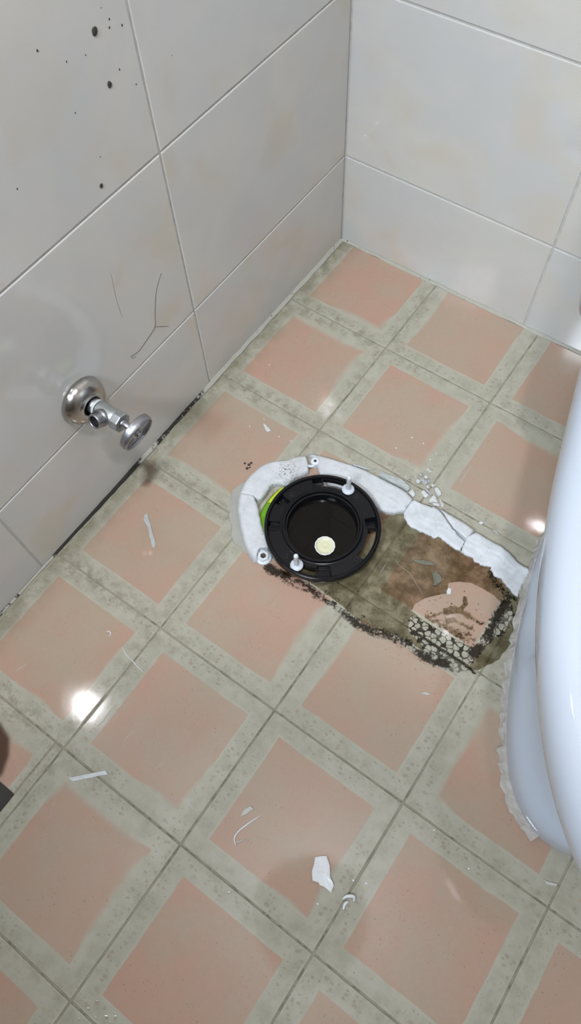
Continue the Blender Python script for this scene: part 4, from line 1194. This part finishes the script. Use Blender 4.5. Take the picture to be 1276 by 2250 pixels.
# ------------------------------------------------------------------ stains and the puddle
def film(name, polys, mat, fields, label, cat, res=0.002, pad=0.012, z=0.0004, kind='stuff', low=0.02):
    pts = np.array([p for q in polys for p in q])
    x0, y0 = pts.min(0) - pad
    x1, y1 = pts.max(0) + pad
    nx, ny = int((x1 - x0) / res) + 2, int((y1 - y0) / res) + 2
    gx, gy = np.meshgrid(x0 + res * np.arange(nx), y0 + res * np.arange(ny))
    A = {k: fn(gx, gy) for k, fn in fields.items()}
    on = sum(np.clip(a, 0, 1) for a in A.values()) > low
    idx = -np.ones(gx.shape, int)
    cells = on[:-1, :-1] | on[1:, :-1] | on[:-1, 1:] | on[1:, 1:]
    use = np.zeros(gx.shape, bool)
    for dj in (0, 1):
        for di in (0, 1):
            use[dj:ny - 1 + dj, di:nx - 1 + di] |= cells
    idx[use] = np.arange(use.sum())
    v = np.stack([gx[use], gy[use], np.full(use.sum(), z)], 1)
    jj, ii = np.nonzero(cells)
    f = np.stack([idx[jj, ii], idx[jj, ii + 1], idx[jj + 1, ii + 1], idx[jj + 1, ii]], 1)
    me = mesh(name, v.tolist(), f.tolist())
    for k, a in A.items():
        at = me.attributes.new(k, 'FLOAT', 'POINT')
        at.data.foreach_set('value', a[use].astype(np.float32))
    o = link(name, me, mat)
    return tag(o, label, cat, None, kind)

pud, dry = P('puddle'), P('dry')
def puddle_a(x, y):
    w = sdf(x, y, pud) + 0.006 * (noise(x, y, 60, 5) - 0.5)
    d = sdf(x, y, dry)
    fl_ = np.hypot(x - FC[0], y - FC[1])
    pb = sstep(-0.003, 0.006, sdf(x, y, P('peb')))
    sm_ = np.maximum.reduce([np.exp(-(seg_dist(x, y, P(k), False) / (w_ * 2.0)) ** 2) for k, w_ in (('sm1', 0.0045), ('sm2', 0.010), ('sm3', 0.013), ('sm4', 0.003), ('sm5', 0.004))])
    res_ = 0.62 * sm_ * (0.3 + 1.2 * noise(x, y, 55, 91, 4)) * sstep(0, 0.004, d)
    return np.maximum(sstep(-0.004, 0.004, w) * (1 - sstep(-0.0015, 0.0015, d) * 0.92) * (1 - 0.9 * pb), res_)
film('dirty_water_puddle', [pud], water_film_mat(), {'a': puddle_a}, 'thin brown dirty water film between black flange and toilet', 'puddle', 0.002, z=0.0006)

G1, G2, G3, G4 = P('grime1'), P('grime2'), P('grime3'), P('grime4')
peb = P('peb')
blob_rng = random.Random(31)
BLOBS = []
while len(BLOBS) < 60:
    q = (blob_rng.uniform(0.47, 0.60), blob_rng.uniform(-0.60, -0.43))
    if sdf(np.array([q[0]]), np.array([q[1]]), dry)[0] > 0.003:
        BLOBS.append((q[0], q[1], blob_rng.choice([0.0009, 0.0012, 0.0016, 0.0026])))
def blobs(x, y):
    a = np.zeros(np.shape(x))
    for bx, by, r in BLOBS:
        a = np.maximum(a, np.exp(-((x - bx) ** 2 + (y - by) ** 2) / (r * r)))
    return a
def grime_a(x, y):
    d1 = seg_dist(x, y, G1, False)
    s = (x - G1[0][0]) / (G1[-1][0] - G1[0][0])
    n1 = noise(x, y, 70, 31, 4)
    a = np.clip(1.15 * np.exp(-(d1 / (0.004 + 0.012 * noise(x, y, 30, 8))) ** 2) * (0.15 + 1.0 * n1), 0, 0.85)
    a = np.maximum(a, 0.8 * np.exp(-((seg_dist(x, y, [(p[0] + 0.009, p[1] + 0.012) for p in G1[:5]], False)) / 0.0045) ** 2) * (0.05 + 1.0 * n1))
    b = 0.85 * np.exp(-(seg_dist(x, y, G2, False) / 0.0032) ** 2)
    c = 0.85 * np.exp(-(seg_dist(x, y, G3, False) / 0.010) ** 2) * (0.4 + noise(x, y, 60, 66, 3))
    d = 0.62 * np.exp(-(seg_dist(x, y, G4, False) / 0.011) ** 2)
    rim = 0.55 * np.exp(-((np.hypot(x - FC[0], y - FC[1]) - 0.094) / 0.006) ** 2) * sstep(-0.56, -0.60, y)
    dd = sdf(x, y, dry)
    inn = np.maximum.reduce([0.50 * np.exp(-(seg_dist(x, y, P(k), False) / w_) ** 2) for k, w_ in (('sm1', 0.0022), ('sm2', 0.006), ('sm3', 0.011), ('sm5', 0.002))]) * (0.1 + 1.5 * noise(x, y, 95, 21, 4))
    inn = np.maximum(inn, blobs(x, y) * 0.72)
    inn = np.maximum(inn, 0.42 * sstep(0.0, 0.02, dd) * noise(x, y, 60, 77, 4))
    return np.maximum.reduce([a, b, c, d, rim, inn])
def grime_p(x, y):
    return sstep(-0.006, 0.006, sdf(x, y, peb)) * (1 - sstep(-0.002, 0.002, sdf(x, y, dry)))
film('black_grime', [pud], stain_mat('black_grime', (0.008, 0.007, 0.005), (0.06, 0.045, 0.03), 260, 0.35, 1.5, 0.42, 0.80, 0.9, True), {'a': grime_a, 'pe': grime_p},
     'black grime line and mould-filled pebble gaps along the puddle edge', 'grime', 0.002, 0.03, 0.0004)
sm = P('smear')
film('cement_smear', [sm], stain_mat('cement_smear', (0.42, 0.42, 0.37), (0.55, 0.55, 0.50), 150, 0.6, 0.6, 0.38, 0.60, 0.8), {'a': lambda x, y: sstep(-0.005, 0.006, sdf(x, y, sm)) * 0.85},
     'thin dried grey cement smear outside the left cement arm', 'cement smear', 0.002, 0.012, 0.0003)
r1, r2 = P('rust'), P('brown_spot')
film('brown_patch', [r1], stain_mat('brown_patch', (0.12, 0.06, 0.03), (0.17, 0.10, 0.055), 60, 0.4, 0.6, 0.25, 1.3, 0.6), {'a': lambda x, y: sstep(-0.012, 0.014, sdf(x, y, r1))},
     'soft brown rust stain at the wall foot below the valve', 'stain', 0.003, 0.02, 0.0003)
film('brown_patch', [r2], stain_mat('dark_brown_film', (0.085, 0.045, 0.03), (0.11, 0.06, 0.04), 30, 0.35, 0.1, 0.05, 0.95, 0.85), {'a': lambda x, y: sstep(-0.005, 0.012, sdf(x, y, r2))},  # brown film that fades out towards its outline
     'dark brown round soft-edged patch above the floor drain at left edge', 'stain', 0.003, 0.02, 0.0003)
